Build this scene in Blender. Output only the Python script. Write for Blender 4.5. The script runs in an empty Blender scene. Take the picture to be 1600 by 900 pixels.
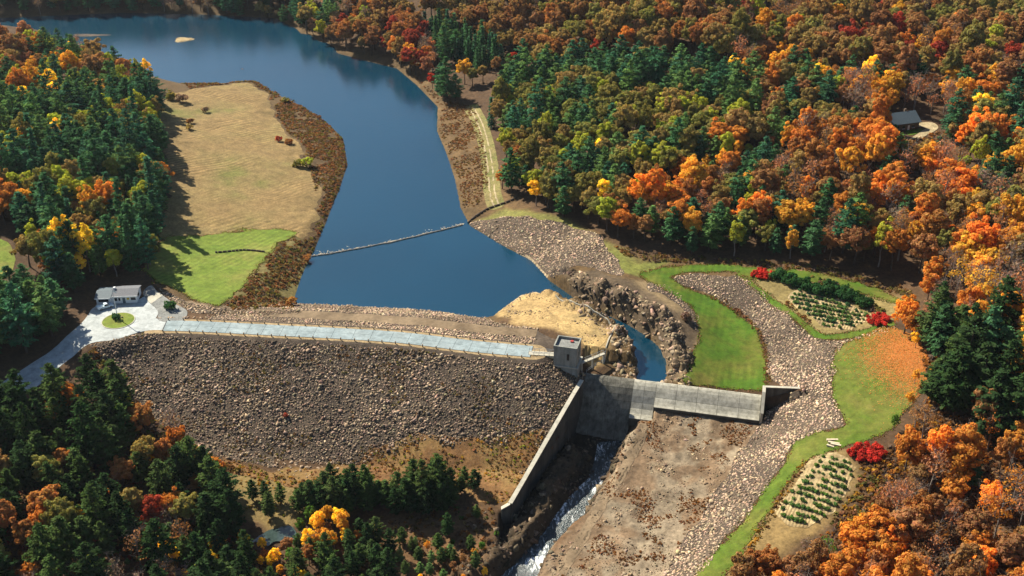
import bpy, math, random
import numpy as np
from mathutils import Vector, Matrix

# ------------------------------------------------------------------ camera, sky, sun, exposure
scene = bpy.context.scene
C = scene.collection
CAM_H, PITCH, FOC = 190.0, math.radians(28.5), 1750.0        # metres, radians, pixels on a 1600 px wide picture
cam = bpy.data.cameras.new('camera'); cam_o = bpy.data.objects.new('camera', cam); C.objects.link(cam_o)
cam.sensor_width = 36.0; cam.lens = 36.0 * FOC / 1600.0; cam.clip_start = 1.0; cam.clip_end = 9000.0
cam_o.location = (0, 0, CAM_H); cam_o.rotation_euler = (math.pi / 2 - PITCH, 0, 0)
scene.camera = cam_o
SUN_EL, SUN_AZ = math.radians(40.0), math.radians(-46.0)      # azimuth clockwise from +Y: behind and to the left
world = bpy.data.worlds.new('World'); scene.world = world; world.use_nodes = True
wn = world.node_tree.nodes; wl = world.node_tree.links
sky = wn.new('ShaderNodeTexSky'); sky.sky_type = 'NISHITA'; sky.sun_disc = False
sky.sun_elevation = SUN_EL; sky.sun_rotation = SUN_AZ; sky.altitude = 200; sky.air_density = 1.0; sky.dust_density = 1.0; sky.ozone_density = 3.0
wn['Background'].inputs[1].default_value = 0.058
wl.new(sky.outputs[0], wn['Background'].inputs[0])
sun_dir = Vector((math.sin(SUN_AZ) * math.cos(SUN_EL), math.cos(SUN_AZ) * math.cos(SUN_EL), math.sin(SUN_EL)))
sl = bpy.data.lights.new('sun', 'SUN'); sl.energy = 5.0; sl.angle = math.radians(0.53); sl.color = (1.0, 0.92, 0.78)
sun_o = bpy.data.objects.new('sun', sl); C.objects.link(sun_o)
sun_o.rotation_euler = sun_dir.to_track_quat('Z', 'Y').to_euler(); sun_o.location = (0, 300, 400)
vs = scene.view_settings; vs.view_transform = 'Standard'; vs.look = 'None'; vs.exposure = 1.08; vs.gamma = 1.0; vs.use_curve_mapping = False
cy = scene.cycles
cy.max_bounces = 5; cy.diffuse_bounces = 2; cy.glossy_bounces = 2; cy.transmission_bounces = 3; cy.transparent_max_bounces = 4; cy.volume_bounces = 0
cy.caustics_reflective = False; cy.caustics_refractive = False

# ------------------------------------------------------------------ helpers
RNG = np.random.default_rng(7)
random.seed(7)
ct, st = math.cos(PITCH), math.sin(PITCH)

def ray(px, py):
    u = (px - 800.0) / FOC; v = (py - 450.0) / FOC
    return np.array([u, ct - v * st, -st - v * ct])

def P(px, py, z=0.0):
    d = ray(px, py); t = (z - CAM_H) / d[2]
    return np.array([d[0] * t, d[1] * t, z])

def project(p):
    dx, dy, dz = p[0], p[1], p[2] - CAM_H
    depth = dy * ct - dz * st
    return 800 + FOC * dx / depth, 450 - FOC * (dy * st + dz * ct) / depth, depth

def XY(pts, z=0.0):
    return np.array([P(p[0], p[1], p[2] if len(p) > 2 else z)[:2] for p in pts])

def spline(pts, n=8, closed=False):
    pts = np.asarray(pts, float); N = len(pts); out = []
    rng_ = range(N if closed else N - 1)
    for i in rng_:
        if closed: p0, p1, p2, p3 = pts[(i - 1) % N], pts[i], pts[(i + 1) % N], pts[(i + 2) % N]
        else: p0, p1, p2, p3 = pts[max(i - 1, 0)], pts[i], pts[i + 1], pts[min(i + 2, N - 1)]
        for k in range(n):
            t = k / n
            out.append(0.5 * ((2 * p1) + (-p0 + p2) * t + (2 * p0 - 5 * p1 + 4 * p2 - p3) * t * t + (-p0 + 3 * p1 - 3 * p2 + p3) * t ** 3))
    if not closed: out.append(pts[-1])
    return np.array(out)

def _hash(ix, iy, seed):
    h = (ix.astype(np.int64) * 374761393 + iy.astype(np.int64) * 668265263 + seed * 974634541) & 0x7fffffff
    h = ((h ^ (h >> 13)) * 1274126177) & 0x7fffffff
    return ((h ^ (h >> 16)) & 0xffff) / 65535.0

def vnoise(x, y, seed=0):
    ix = np.floor(x); iy = np.floor(y); fx = x - ix; fy = y - iy
    fx = fx * fx * (3 - 2 * fx); fy = fy * fy * (3 - 2 * fy)
    a = _hash(ix, iy, seed); b = _hash(ix + 1, iy, seed); c = _hash(ix, iy + 1, seed); d = _hash(ix + 1, iy + 1, seed)
    return (a * (1 - fx) + b * fx) * (1 - fy) + (c * (1 - fx) + d * fx) * fy

def fbm(x, y, seed=0, octv=4):
    s = 0; a = 0.5; f = 1.0
    for k in range(octv):
        s = s + a * (vnoise(x * f, y * f, seed + k * 17) - 0.5); a *= 0.5; f *= 2.03
    return s * 2.0

def smooth(e0, e1, x):
    t = np.clip((x - e0) / (e1 - e0), 0, 1); return t * t * (3 - 2 * t)

# ---- materials
class NT:
    def __init__(s, name):
        s.m = bpy.data.materials.new(name); s.m.use_nodes = True
        s.t = s.m.node_tree; s.n = s.t.nodes; s.l = s.t.links
        s.n.clear(); s.out = s.n.new('ShaderNodeOutputMaterial')
    def node(s, ty, **kw):
        nd = s.n.new(ty)
        for k, v in kw.items(): setattr(nd, k, v)
        return nd
    def link(s, a, b): s.l.new(a, b)
    def noise(s, scale, detail=4, rough=0.6, vec=None, dist=0.0):
        nd = s.node('ShaderNodeTexNoise'); nd.inputs['Scale'].default_value = scale; nd.inputs['Detail'].default_value = detail
        nd.inputs['Roughness'].default_value = rough; nd.inputs['Distortion'].default_value = dist
        if vec is not None: s.link(vec, nd.inputs['Vector'])
        return nd
    def pos(s):
        return s.node('ShaderNodeNewGeometry').outputs['Position']
    def ramp(s, fac, stops):
        r = s.node('ShaderNodeValToRGB'); cr = r.color_ramp
        while len(cr.elements) < len(stops): cr.elements.new(0.5)
        for e, (p, c) in zip(cr.elements, stops):
            e.position = p; e.color = (c[0], c[1], c[2], 1) if not isinstance(c, (int, float)) else (c, c, c, 1)
        s.link(fac, r.inputs[0]); return r.outputs[0]
    def mix(s, fac, a, b, mode='MIX'):
        m = s.node('ShaderNodeMix', data_type='RGBA', blend_type=mode)
        for k, v in ((0, fac), (6, a), (7, b)):
            if isinstance(v, (int, float)): m.inputs[k].default_value = v
            elif isinstance(v, tuple): m.inputs[k].default_value = (*v, 1)
            else: s.link(v, m.inputs[k])
        return m.outputs[2]
    def math(s, op, a, b=0.0):
        m = s.node('ShaderNodeMath', operation=op)
        for k, v in ((0, a), (1, b)):
            if isinstance(v, (int, float)): m.inputs[k].default_value = v
            else: s.link(v, m.inputs[k])
        return m.outputs[0]
    def bsdf(s, col, rough=0.85, spec=0.3, bump=None, bstr=0.3, bdist=0.2, metal=0.0):
        b = s.node('ShaderNodeBsdfPrincipled')
        if isinstance(col, tuple): b.inputs['Base Color'].default_value = (*col, 1)
        else: s.link(col, b.inputs['Base Color'])
        b.inputs['Roughness'].default_value = rough; b.inputs['Specular IOR Level'].default_value = spec; b.inputs['Metallic'].default_value = metal
        if bump is not None:
            bp = s.node('ShaderNodeBump'); bp.inputs['Strength'].default_value = bstr; bp.inputs['Distance'].default_value = bdist
            s.link(bump, bp.inputs['Height']); s.link(bp.outputs[0], b.inputs['Normal'])
        s.link(b.outputs[0], s.out.inputs[0]); return b

MAT = {}
def mat_plain(name, col, rough=0.8, spec=0.3, var=0.25, scale=1.5, metal=0.0):
    t = NT(name); n = t.noise(scale, 5, 0.65, t.pos())
    lo = tuple(c * (1 - var) for c in col); hi = tuple(min(1, c * (1 + var)) for c in col)
    t.bsdf(t.ramp(n.outputs[0], [(0.3, lo), (0.7, hi)]), rough, spec, n.outputs[0], 0.15, 0.05, metal)
    MAT[name] = t.m; return t.m

def mat_ground(name, stops, scale=0.08, fine=1.2, stripe=None, bump=0.4, attr=False, dark=(0.5, 1.0)):
    """patchy ground: large noise through a colour ramp, fine noise for grain; stripe = (scale, angle, strength, distortion) mowing lines"""
    t = NT(name); p = t.pos()
    n1 = t.noise(scale, 6, 0.62, p); n2 = t.noise(fine, 5, 0.7, p); n3 = t.noise(fine * 0.22, 4, 0.6, p)
    if attr:
        a = t.node('ShaderNodeAttribute', attribute_name='zone'); col = a.outputs[0]
        col = t.mix(1.0, col, t.ramp(n1.outputs[0], [(0.25, (0.72, 0.72, 0.70)), (0.75, (1.28, 1.25, 1.2))]), 'MULTIPLY')
    else: col = t.ramp(n1.outputs[0], stops)
    col = t.mix(1.0, col, t.ramp(n2.outputs[0], [(0.28, dark[0]), (0.72, dark[1] * 1.35)]), 'MULTIPLY')
    col = t.mix(1.0, col, t.ramp(n3.outputs[0], [(0.3, 0.72), (0.7, 1.22)]), 'MULTIPLY')
    h = n2.outputs[0]
    if stripe:
        mp = t.node('ShaderNodeMapping'); mp.inputs['Rotation'].default_value = (0, 0, stripe[1]); t.link(p, mp.inputs[0])
        w = t.node('ShaderNodeTexWave'); w.inputs['Scale'].default_value = stripe[0]; w.inputs['Distortion'].default_value = stripe[3]
        w.inputs['Detail'].default_value = 2; w.inputs['Detail Scale'].default_value = 0.25; t.link(mp.outputs[0], w.inputs[0])
        fade = t.ramp(t.noise(0.035, 3, 0.5, p).outputs[0], [(0.42, 0.0), (0.6, stripe[2])])
        col = t.mix(fade, col, t.mix(1.0, col, t.ramp(w.outputs[0], [(0.2, (0.62, 0.6, 0.55)), (0.8, (1.5, 1.45, 1.4))]), 'MULTIPLY'))
    t.bsdf(col, 0.92, 0.15, h, bump, 0.25)
    MAT[name] = t.m; return t.m

def mat_leaf(name, trans=0.32, instancer=False, rough=0.6):
    t = NT(name)
    if instancer: oc = t.node('ShaderNodeAttribute', attribute_name='tint_i', attribute_type='INSTANCER').outputs[0]
    else: oc = t.node('ShaderNodeObjectInfo').outputs['Color']
    a = t.node('ShaderNodeAttribute', attribute_name='tint').outputs[0]
    col = t.mix(1.0, oc, a, 'MULTIPLY')
    d = t.node('ShaderNodeBsdfDiffuse'); tr = t.node('ShaderNodeBsdfTranslucent'); mx = t.node('ShaderNodeMixShader')
    t.link(col, d.inputs[0]); t.link(t.mix(1.0, col, (1.25, 1.1, 0.7), 'MULTIPLY'), tr.inputs[0]); mx.inputs[0].default_value = trans
    t.link(d.outputs[0], mx.inputs[1]); t.link(tr.outputs[0], mx.inputs[2]); t.link(mx.outputs[0], t.out.inputs[0])
    MAT[name] = t.m; return t.m

# ---- objects
def tag(o, label=None, cat=None, group=None, kind=None):
    if label: o['label'] = label
    if cat: o['category'] = cat
    if group: o['group'] = group
    if kind: o['kind'] = kind
    return o

def link_mesh(name, me, mat, parent=None):
    o = bpy.data.objects.new(name, me); C.objects.link(o)
    if mat is not None and len(me.materials) == 0:
        for m in (mat if isinstance(mat, (list, tuple)) else [mat]): me.materials.append(MAT[m] if isinstance(m, str) else m)
    if parent is not None: o.parent = parent
    return o

def fast_mesh(name, V, F, smooth_=False, tint=None, attr='tint', midx=None):
    """V (n,3); F (m,k) integer array of equal-sided faces"""
    V = np.ascontiguousarray(V, np.float32); F = np.ascontiguousarray(F, np.int32)
    me = bpy.data.meshes.new(name); m, k = F.shape
    me.vertices.add(len(V)); me.vertices.foreach_set('co', V.ravel())
    me.loops.add(m * k); me.loops.foreach_set('vertex_index', F.ravel())
    me.polygons.add(m); me.polygons.foreach_set('loop_start', np.arange(m, dtype=np.int32) * k)
    try: me.polygons.foreach_set('loop_total', np.full(m, k, np.int32))
    except Exception: pass
    me.update(calc_edges=True)
    if smooth_: me.polygons.foreach_set('use_smooth', np.ones(m, bool))
    if tint is not None:
        a = me.attributes.new(attr, 'FLOAT_COLOR', 'POINT')
        c = np.ones((len(V), 4), np.float32); c[:, :3] = tint; a.data.foreach_set('color', c.ravel())
    if midx is not None: me.polygons.foreach_set('material_index', np.ascontiguousarray(midx, np.int32))
    me.validate(clean_customdata=False)
    return me

def pymesh(name, V, F):
    me = bpy.data.meshes.new(name); me.from_pydata([tuple(map(float, v)) for v in V], [], F); me.update(); return me

def part(name, V, F, mat, parent=None, **kw):
    o = link_mesh(name, pymesh(name, V, F), mat, parent)
    return tag(o, kw.get('label'), kw.get('cat'), kw.get('group'), kw.get('kind'))

class MB:
    """collects boxes, prisms and tubes into one mesh"""
    def __init__(s): s.V = []; s.F = []
    def add(s, V, F):
        b = len(s.V); s.V += [tuple(v) for v in V]; s.F += [tuple(i + b for i in f) for f in F]; return s
    def box(s, x0, x1, y0, y1, z0, z1):
        return s.add([(x0, y0, z0), (x1, y0, z0), (x1, y1, z0), (x0, y1, z0), (x0, y0, z1), (x1, y0, z1), (x1, y1, z1), (x0, y1, z1)],
                     [(0, 3, 2, 1), (4, 5, 6, 7), (0, 1, 5, 4), (1, 2, 6, 5), (2, 3, 7, 6), (3, 0, 4, 7)])
    def tube(s, p0, p1, r0, r1, n=8, cap=True):
        p0 = np.array(p0, float); p1 = np.array(p1, float); d = p1 - p0; d = d / (np.linalg.norm(d) + 1e-9)
        a = np.cross(d, [0, 0, 1.0]) if abs(d[2]) < 0.9 else np.cross(d, [1.0, 0, 0]); a /= np.linalg.norm(a); b = np.cross(d, a)
        V = []; F = []
        for (p, r) in ((p0, r0), (p1, r1)):
            for k in range(n):
                t = 2 * math.pi * k / n; V.append(p + r * (a * math.cos(t) + b * math.sin(t)))
        for k in range(n): F.append((k, (k + 1) % n, n + (k + 1) % n, n + k))
        if cap: F += [tuple(range(n - 1, -1, -1)), tuple(range(n, 2 * n))]
        return s.add(V, F)
    def prism(s, poly, z0, z1):
        n = len(poly); V = [(p[0], p[1], z0) for p in poly] + [(p[0], p[1], z1) for p in poly]
        return s.add(V, [tuple(range(n - 1, -1, -1)), tuple(range(n, 2 * n))] + [(k, (k + 1) % n, n + (k + 1) % n, n + k) for k in range(n)])
    def build(s, name, mat, parent=None, **kw): return part(name, s.V, s.F, mat, parent, **kw)

def empty(name, loc, rz=0.0):
    o = bpy.data.objects.new(name, None); C.objects.link(o); o.location = tuple(loc); o.rotation_euler = (0, 0, rz); o.empty_display_size = 1.0; return o

ORD = ['first', 'second', 'third', 'fourth', 'fifth', 'sixth', 'seventh', 'eighth', 'ninth', 'tenth', 'eleventh', 'twelfth', 'thirteenth', 'fourteenth',
       'fifteenth', 'sixteenth', 'seventeenth', 'eighteenth', 'nineteenth', 'twentieth']
def ordn(i): return ORD[i] if i < 20 else ('twenty-' + ORD[i - 20] if i < 29 else ('thirtieth' if i == 29 else ('thirty-' + ORD[i - 30] if i < 39 else ('fortieth' if i == 39 else 'forty-' + ORD[min(i - 40, 8)]))))

# ------------------------------------------------------------------ layout: terrain control points (picture x, picture y, height above the lake)
CTRL = [(260,150,4),(380,132,1.5),(300,200,5),(262,300,7),(420,250,3),(490,215,1.2),(525,260,1),(400,380,4),(250,420,7.5),(330,470,7.6),(430,470,4),(452,482,2.2),(480,330,2),
 (0,350,15),(100,250,14),(0,100,10),(150,115,6),(200,330,11),(100,420,10),(0,480,10),(0,200,14),(60,75,3),(-150,300,18),(-150,500,12),(220,200,8),
 (180,500,8),(260,480,8),(150,520,8),(230,455,8),(30,600,4),(90,560,6.2),(140,470,8.4),(280,500,8),(-60,650,2),
 (150,545,6.5),(195,590,2),(240,640,-3),(330,700,-8),(430,735,-11),(560,722,-10.5),(640,690,-8.5),(760,695,-8),(850,668,-6),
 (845,700,-7.5),(790,770,-9.3),(700,720,-9),(650,800,-11),(560,870,-12.5),(450,780,-11.5),(430,840,-13),(300,800,-10),(150,760,-5),(0,700,1),(0,850,-3),(150,890,-7),(300,890,-12),(700,890,-13),(770,830,-11),(740,840,-11.5),
 (790,487,1.2),(832,460,2.2),(870,484,4.5),(900,520,6.4),(955,515,5.4),(955,535,5.6),(942,560,5.8),(840,500,6),(870,520,6.6),(930,575,4),(800,500,5),
 (760,348,1.2),(800,345,5.5),(870,360,7),(930,375,8),(975,430,8),(900,425,4.5),(940,445,7),(1000,465,8),(1050,485,7.5),(1080,510,6),(1080,545,4),(1058,588,2.2),
 (1010,430,6.5),(1060,420,7),(1090,470,4.5),(1130,520,2.6),(1180,560,1.8),(1090,590,1.5),(1180,605,1.5),
 (1130,430,8),(1200,450,9.5),(1230,500,8.5),(1280,535,8),(1300,580,8),(1250,608,5.6),(1150,432,9),
 (1060,440,6.4),(1120,465,5),(1160,490,4),(1195,540,2.5),(1200,590,2),
 (1280,450,11),(1350,490,11),(1400,460,12),(1300,520,9.5),(1350,600,9.5),(1420,600,11),(1330,670,8),(1290,690,6),(1220,760,2),(1150,850,-2),(1100,895,-4),
 (1195,668,-3),(1150,720,-5),(1100,800,-7.5),(1040,890,-10),(1250,622,4.5),(1310,640,7.5),(1320,668,7.5),(1255,680,4.5),(1215,745,1),(1110,880,-4.5),
 (1030,650,-4.4),(1100,660,-4),(1170,670,-3.6),(1050,750,-7),(980,760,-8),(900,880,-12),(960,880,-11),(1005,700,-6),
 (1280,740,5),(1230,800,1.5),(1320,780,4),(1200,860,-1),(1400,800,6),(1500,700,11),(1600,600,16),(1600,850,10),(1400,890,3),(1250,890,-2),(1750,500,26),(1750,900,14),
 (1450,500,14),(1550,450,18),(1400,410,14),(1250,400,12.5),(1000,385,9),(850,325,7),(790,285,5),(900,250,10),(1000,300,12),(1200,300,17),(1400,300,21),(1600,300,26),(1400,190,28),(1440,205,28),(1470,190,28.5),(1600,180,34),
 (1200,150,27),(1000,150,20),(1000,50,30),(1300,50,38),(1600,50,48),(800,100,12),(750,150,5),(720,60,12),(640,60,7),(600,30,8),(760,220,4),(740,260,3),(700,210,1),(690,170,.8),(640,135,1),(560,75,2),(480,40,2.5),(800,20,22),(775,310,4),(745,320,2.5),
 (200,-30,18),(0,-20,14),(400,-30,20),(700,-60,38),(1000,-60,48),(1400,-60,62),(0,-120,45),(500,-120,55),(1000,-160,80),(1600,-160,110),(2000,0,80),(-400,0,20),(-400,-100,40)]
LAKE_PX = [(455,480),(470,432),(488,397),(510,345),(530,295),(543,257),(536,217),(502,182),(442,152),(396,127),(340,131),(290,132),(255,124),(220,113),(176,100),(150,86),(95,76),(66,62),(60,47),(0,42),(-260,46),
 (-260,26),(0,28),(190,20),(300,22),(430,28),(463,45),(480,62),(522,82),(580,97),(620,107),(650,132),(684,167),(683,205),(698,240),(711,280),(720,325),(735,353),(790,386),(830,407),(858,437),
 (899,466),(944,489),(982,507),(1012,525),(1031,542),(1041,563),(1043,583),(1040,600),(1010,604),(993,600),(995,585),(993,565),(990,544),(965,524),(922,500),(882,480),(862,466),(838,456),(815,461),(797,474),(770,494),(700,506),(600,500),(500,496)]
lake_poly = XY(LAKE_PX)

# ---- grid
def axis_steps(segs):
    out = [segs[0][0]]
    for a, b, st_ in segs:
        n = max(1, int(round((b - a) / st_))); out += list(a + (b - a) * (np.arange(1, n + 1) / n))
    return np.array(out)
xs = axis_steps([(-3200, -1200, 250), (-1200, -480, 60), (-480, -150, 3.0), (-150, 195, 0.72), (195, 480, 3.0), (480, 1200, 60), (1200, 3200, 250)])
ys = axis_steps([(-300, 120, 60), (120, 205, 4), (205, 412, 0.72), (412, 800, 1.9), (800, 1100, 12), (1100, 4400, 300)])
GX, GY = np.meshgrid(xs, ys); SH = GX.shape
gx, gy = GX.ravel(), GY.ravel()

def seg_dist(x, y, a, b):
    d = b - a; L2 = d @ d + 1e-12
    t = np.clip(((x - a[0]) * d[0] + (y - a[1]) * d[1]) / L2, 0, 1)
    return np.hypot(x - (a[0] + t * d[0]), y - (a[1] + t * d[1])), t

def sdf(poly, x=None, y=None, margin=40.0):
    """signed distance to a polygon, negative inside"""
    if x is None: x, y = gx, gy
    out = np.full(x.shape, margin + 1.0)
    lo = poly.min(0) - margin; hi = poly.max(0) + margin
    k = np.nonzero((x > lo[0]) & (x < hi[0]) & (y > lo[1]) & (y < hi[1]))[0]
    if len(k) == 0: return out
    qx, qy = x[k], y[k]; dm = np.full(qx.shape, 1e9); ins = np.zeros(qx.shape, bool)
    N = len(poly)
    for i in range(N):
        a, b = poly[i], poly[(i + 1) % N]
        d, _ = seg_dist(qx, qy, a, b); dm = np.minimum(dm, d)
        if a[1] != b[1]:
            c = ((a[1] > qy) != (b[1] > qy)) & (qx < (b[0] - a[0]) * (qy - a[1]) / (b[1] - a[1]) + a[0]); ins ^= c
    out[k] = np.where(ins, -dm, dm); return out

def line_dist(poly, x=None, y=None):
    """distance to a polyline, signed side (positive to the right of travel), arc length of the foot"""
    if x is None: x, y = gx, gy
    dm = np.full(x.shape, 1e9); side = np.ones(x.shape); arc = np.zeros(x.shape); s = 0.0
    for a, b in zip(poly[:-1], poly[1:]):
        d, t = seg_dist(x, y, a, b); L = np.linalg.norm(b - a); k = d < dm
        cr = (b[0] - a[0]) * (y - a[1]) - (b[1] - a[1]) * (x - a[0])
        dm = np.where(k, d, dm); side = np.where(k, np.where(cr < 0, 1.0, -1.0), side); arc = np.where(k, s + t * L, arc); s += L
    return dm, side, arc

# ---- base terrain: linear radial basis through the control points
cp = np.array([[*P(a, b, c)[:2], c] for a, b, c in CTRL])
cp = np.vstack([cp, [[-2500, 2500, 90], [2500, 2500, 150], [0, 3500, 140], [-2500, 300, 60], [2500, 300, 90], [0, 60, -14], [-600, 0, 5], [600, 0, 15]]])
A = np.sqrt(((cp[:, None, :2] - cp[None, :, :2]) ** 2).sum(2) + 4.0); A[np.diag_indices(len(cp))] += -0.6
n_ = len(cp); B = np.zeros((n_ + 1, n_ + 1)); B[:n_, :n_] = A; B[:n_, n_] = 1; B[n_, :n_] = 1
w_ = np.linalg.solve(B, np.append(cp[:, 2], 0))
Z = np.full(gx.shape, w_[-1])
for i in range(n_): Z += w_[i] * np.sqrt((gx - cp[i, 0]) ** 2 + (gy - cp[i, 1]) ** 2 + 4.0)
Z += fbm(gx / 22, gy / 22, 3, 4) * 0.9 * smooth(0, 1, (Z > -900) * 1.0) + fbm(gx / 5, gy / 5, 9, 3) * 0.16

def flatten(poly, z, soft=6.0):
    global Z
    s = sdf(poly); w = 1 - smooth(0, soft, s); Z = Z * (1 - w) + z * w

# ---- parking level
PARK_PX = [(126,507),(143,486),(149,480.6),(160,452),(215,450),(240,446),(262,464),(292,489),(337,508),(337,519),(253,518),(221,520.6),(178,532),(142,537)]
flatten(XY(PARK_PX, 8.0), 8.0, 7.0)

# ---- lake basin and gorge
S_lake = sdf(lake_poly, margin=60)
gorge_mask_poly = XY([(868,425),(960,440),(1060,480),(1110,520),(1075,600),(1040,640),(930,600),(925,545),(900,500),(862,466)], 3)
S_gm = sdf(gorge_mask_poly); gw = 1 - smooth(-1, 6, S_gm)
rough = np.abs(fbm(gx / 4.5, gy / 4.5, 21, 4)); blk = vnoise(gx / 2.6, gy / 3.4, 5)
cliff = 0.3 + (1.6 + 2.0 * vnoise(gx / 5, gy / 5, 33)) * np.maximum(S_lake, 0) + (np.floor(S_lake / 1.6) * 0.35)
bank = 0.12 + 0.34 * np.maximum(S_lake, 0) ** 1.05
rr_poly = XY([(735,352),(800,340),(870,350),(935,365),(985,425),(940,440),(880,425),(858,437),(830,407),(790,386)], 3)
lim = bank * (1 - gw) + cliff * gw
Z = np.where(S_lake > 0, np.minimum(Z, lim), -np.minimum(0.05 + 0.35 * -S_lake, 6))
rockzone = gw * smooth(0.2, 2.5, S_lake) * (1 - smooth(5, 8.5, S_lake))
lawn_px = XY([(1003,431),(1060,447),(1090,459),(1130,475),(1187,532),(1195,570),(1191,613),(1066,600),(1066,590),(1080,560),(1091,530),(1088,500),(1073,476),(1038,453)], 3.5)
rockzone = rockzone * smooth(-0.5, 2.5, sdf(lawn_px))
Z += rockzone * (np.floor(blk * 4) * 0.6 + np.floor(vnoise(gx / 5.5, gy / 4.2, 87) * 4) * 0.7 + rough * 2.2 - 1.6)

flo = 1 - smooth(-3, 1, sdf(XY([(1020,645),(1190,655),(1165,700),(1125,770),(1060,870),(1030,930),(820,930),(860,870),(915,810),(945,755),(972,700),(985,665)], -7)))
Z += flo * (fbm(gx / 3.0, gy / 4.5, 18, 4) * 0.55 + np.floor(vnoise(gx / 5, gy / 3, 19) * 4) * 0.16)
# ---- dam
DAM_Z = 8.0
axis = spline(XY([(216,513),(280,509.5),(440,517),(540,522),(632,528.5),(740,541.5),(833,550)], DAM_Z), 8)
dd, sd, arc = line_dist(axis)
d_s = dd * sd                                                      # positive on the downstream side
def dam_profile(d):
    down = DAM_Z - np.maximum(d - 4.6, 0) * 0.5
    u = -d
    up = np.where(u < 4.6, DAM_Z, np.where(u < 11.5, DAM_Z - (u - 4.6) * 2.0 / 6.9, np.where(u < 16.8, 6.0, 6.0 - (u - 16.8) * 0.4)))
    return np.where(d >= 0, down, up)
ZD = dam_profile(d_s) + fbm(gx / 6, gy / 6, 41, 3) * 0.35 * smooth(5, 9, dd)
W0 = P(906, 602, 2.6)[:2]; W1 = P(797, 790, -7.6)[:2]; W2 = P(783, 797, -9.0)[:2]   # training wall, upper end to lower end
wdir = (W1 - W0) / np.linalg.norm(W1 - W0); wnor = np.array([-wdir[1], wdir[0]])
if wnor[0] < 0: wnor = -wnor                                       # towards the river
wt = (gx - W0[0]) * wdir[0] + (gy - W0[1]) * wdir[1]; wn_ = (gx - W0[0]) * wnor[0] + (gy - W0[1]) * wnor[1]
WLEN = np.linalg.norm(W1 - W0)
wall_top = lambda t: 3.4 + (-7.0 - 3.4) * np.clip(t / WLEN, 0, 1)
# left of the wall the fill meets the wall just below its top
fill = (wn_ < 0) & (wn_ > -14) & (wt > -4) & (wt < WLEN + 3)

# ---- spillway frame
SA = P(912, 583, 2.0)[:2]; SB = P(1191, 618, 2.0)[:2]
sdv = (SB - SA) / np.linalg.norm(SB - SA); sn = np.array([sdv[1], -sdv[0]]); SLEN = np.linalg.norm(SB - SA)
if sn[1] > 0: sn = -sn
def spt(s, t, z): q = SA + sdv * s + sn * t; return (q[0], q[1], z)
ss_ = (gx - SA[0]) * sdv[0] + (gy - SA[1]) * sdv[1]; tt_ = (gx - SA[0]) * sn[0] + (gy - SA[1]) * sn[1]
def s_at(px, z=-2.0): q = P(px, 640, z)[:2]; return float((q - SA) @ sdv)
S1 = s_at(986, -6) ; S2 = s_at(1020, -2)

# ---- chute, river and rock floor
RIV_R = [(978,688,-12.4),(968,700,-12.5),(942,756,-13.2),(911,809,-14),(858,862,-14.8),(838,905,-15.2),(815,960,-15.8)]
RIV_L = [(940,690,-12.4),(926,737,-12.8),(881,783,-13.4),(853,824,-14),(811,873,-14.8),(776,905,-15.2),(740,960,-15.8)]
riv_r = XY(RIV_R); riv_l = XY(RIV_L); river_poly = np.vstack([riv_r, riv_l[::-1]])
yr0, yr1 = riv_r[0][1], riv_r[-1][1]
rivz = lambda y: -12.4 + (-15.8 + 12.4) * np.clip((yr0 - y) / (yr0 - yr1), 0, 1)
S_riv = sdf(river_poly)
e1 = np.array(spt(S1 + 0.5, 9, 0)[:2])
chute_poly = np.vstack([[SA + sn * -0.5], [W0 - wdir * 3], [W1], [W2], [riv_l[5]], riv_l[1:5][::-1] , [riv_r[1]], [riv_r[0]], [e1], [np.array(spt(S1 + 0.5, 0, 0)[:2])]])
S_ch = sdf(chute_poly)
cw = (wn_ > -0.4) & (wt > -6) & (wt < WLEN + 2)
Zfloor = -13.2 + fbm(gx / 5, gy / 5, 77, 4) * 1.6 + np.clip(wt, 0, None) * -0.02
kch = 1 - smooth(-0.6, 0.5, S_ch)
Z = Z * (1 - kch) + np.minimum(Zfloor, Z + 50) * kch
ridge = spline(XY([(893,690,-7),(868,735,-7),(845,780,-8),(815,830,-9),(765,862,-9.5),(735,880,-10)]), 6)
rd, _, ra = line_dist(ridge)
hgt = (1.2 + 3.0 * vnoise(ra / 6, ra * 0, 8)) * (1 - smooth(0.8, 4.6 + 2.6 * fbm(gx / 4, gy / 4, 61), rd)) + np.floor(vnoise(gx / 2.2, gy / 3.1, 66) * 4) * 0.55 * (rd < 5)
Z = np.where(rd < 9, np.maximum(Z, np.minimum(Zfloor, Z) + hgt + blk * 1.1 * (rd < 6) + np.abs(fbm(gx / 3, gy / 3, 12)) * 1.5 * (1 - smooth(3, 7, rd))), Z)
rb = rivz(gy) + 0.25 + np.maximum(S_riv, 0) * (0.9 + 1.8 * vnoise(gx / 4, gy / 4, 15)) + blk * 0.7
Z = np.where((S_riv > 0) & (S_riv < 9), np.minimum(Z, rb), Z)
Z = np.where(S_riv <= 0, np.minimum(Z, rivz(gy) - 0.15 + np.maximum(S_riv, -3) * 0.5), Z)
# weir: ground kept inside the concrete
near = (ss_ > -1) & (ss_ < SLEN + 0.6)
Z = np.where(near & (tt_ <= 0.4) & (tt_ > -9), np.minimum(Z, 1.35 + np.maximum(-tt_ - 1, 0) * 0.12), Z)
sec_floor = np.where(ss_ < S1, -13.2, np.where(ss_ < S2 + 0.3, -6.4, -3.7))
kf = near & (tt_ > 0.4) & (tt_ < 16)
Z = np.where(kf, np.minimum(Z, sec_floor + np.maximum(tt_ - 8.5, 0) * 0.4 + blk * 0.4 * (tt_ > 6)), Z)
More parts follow.
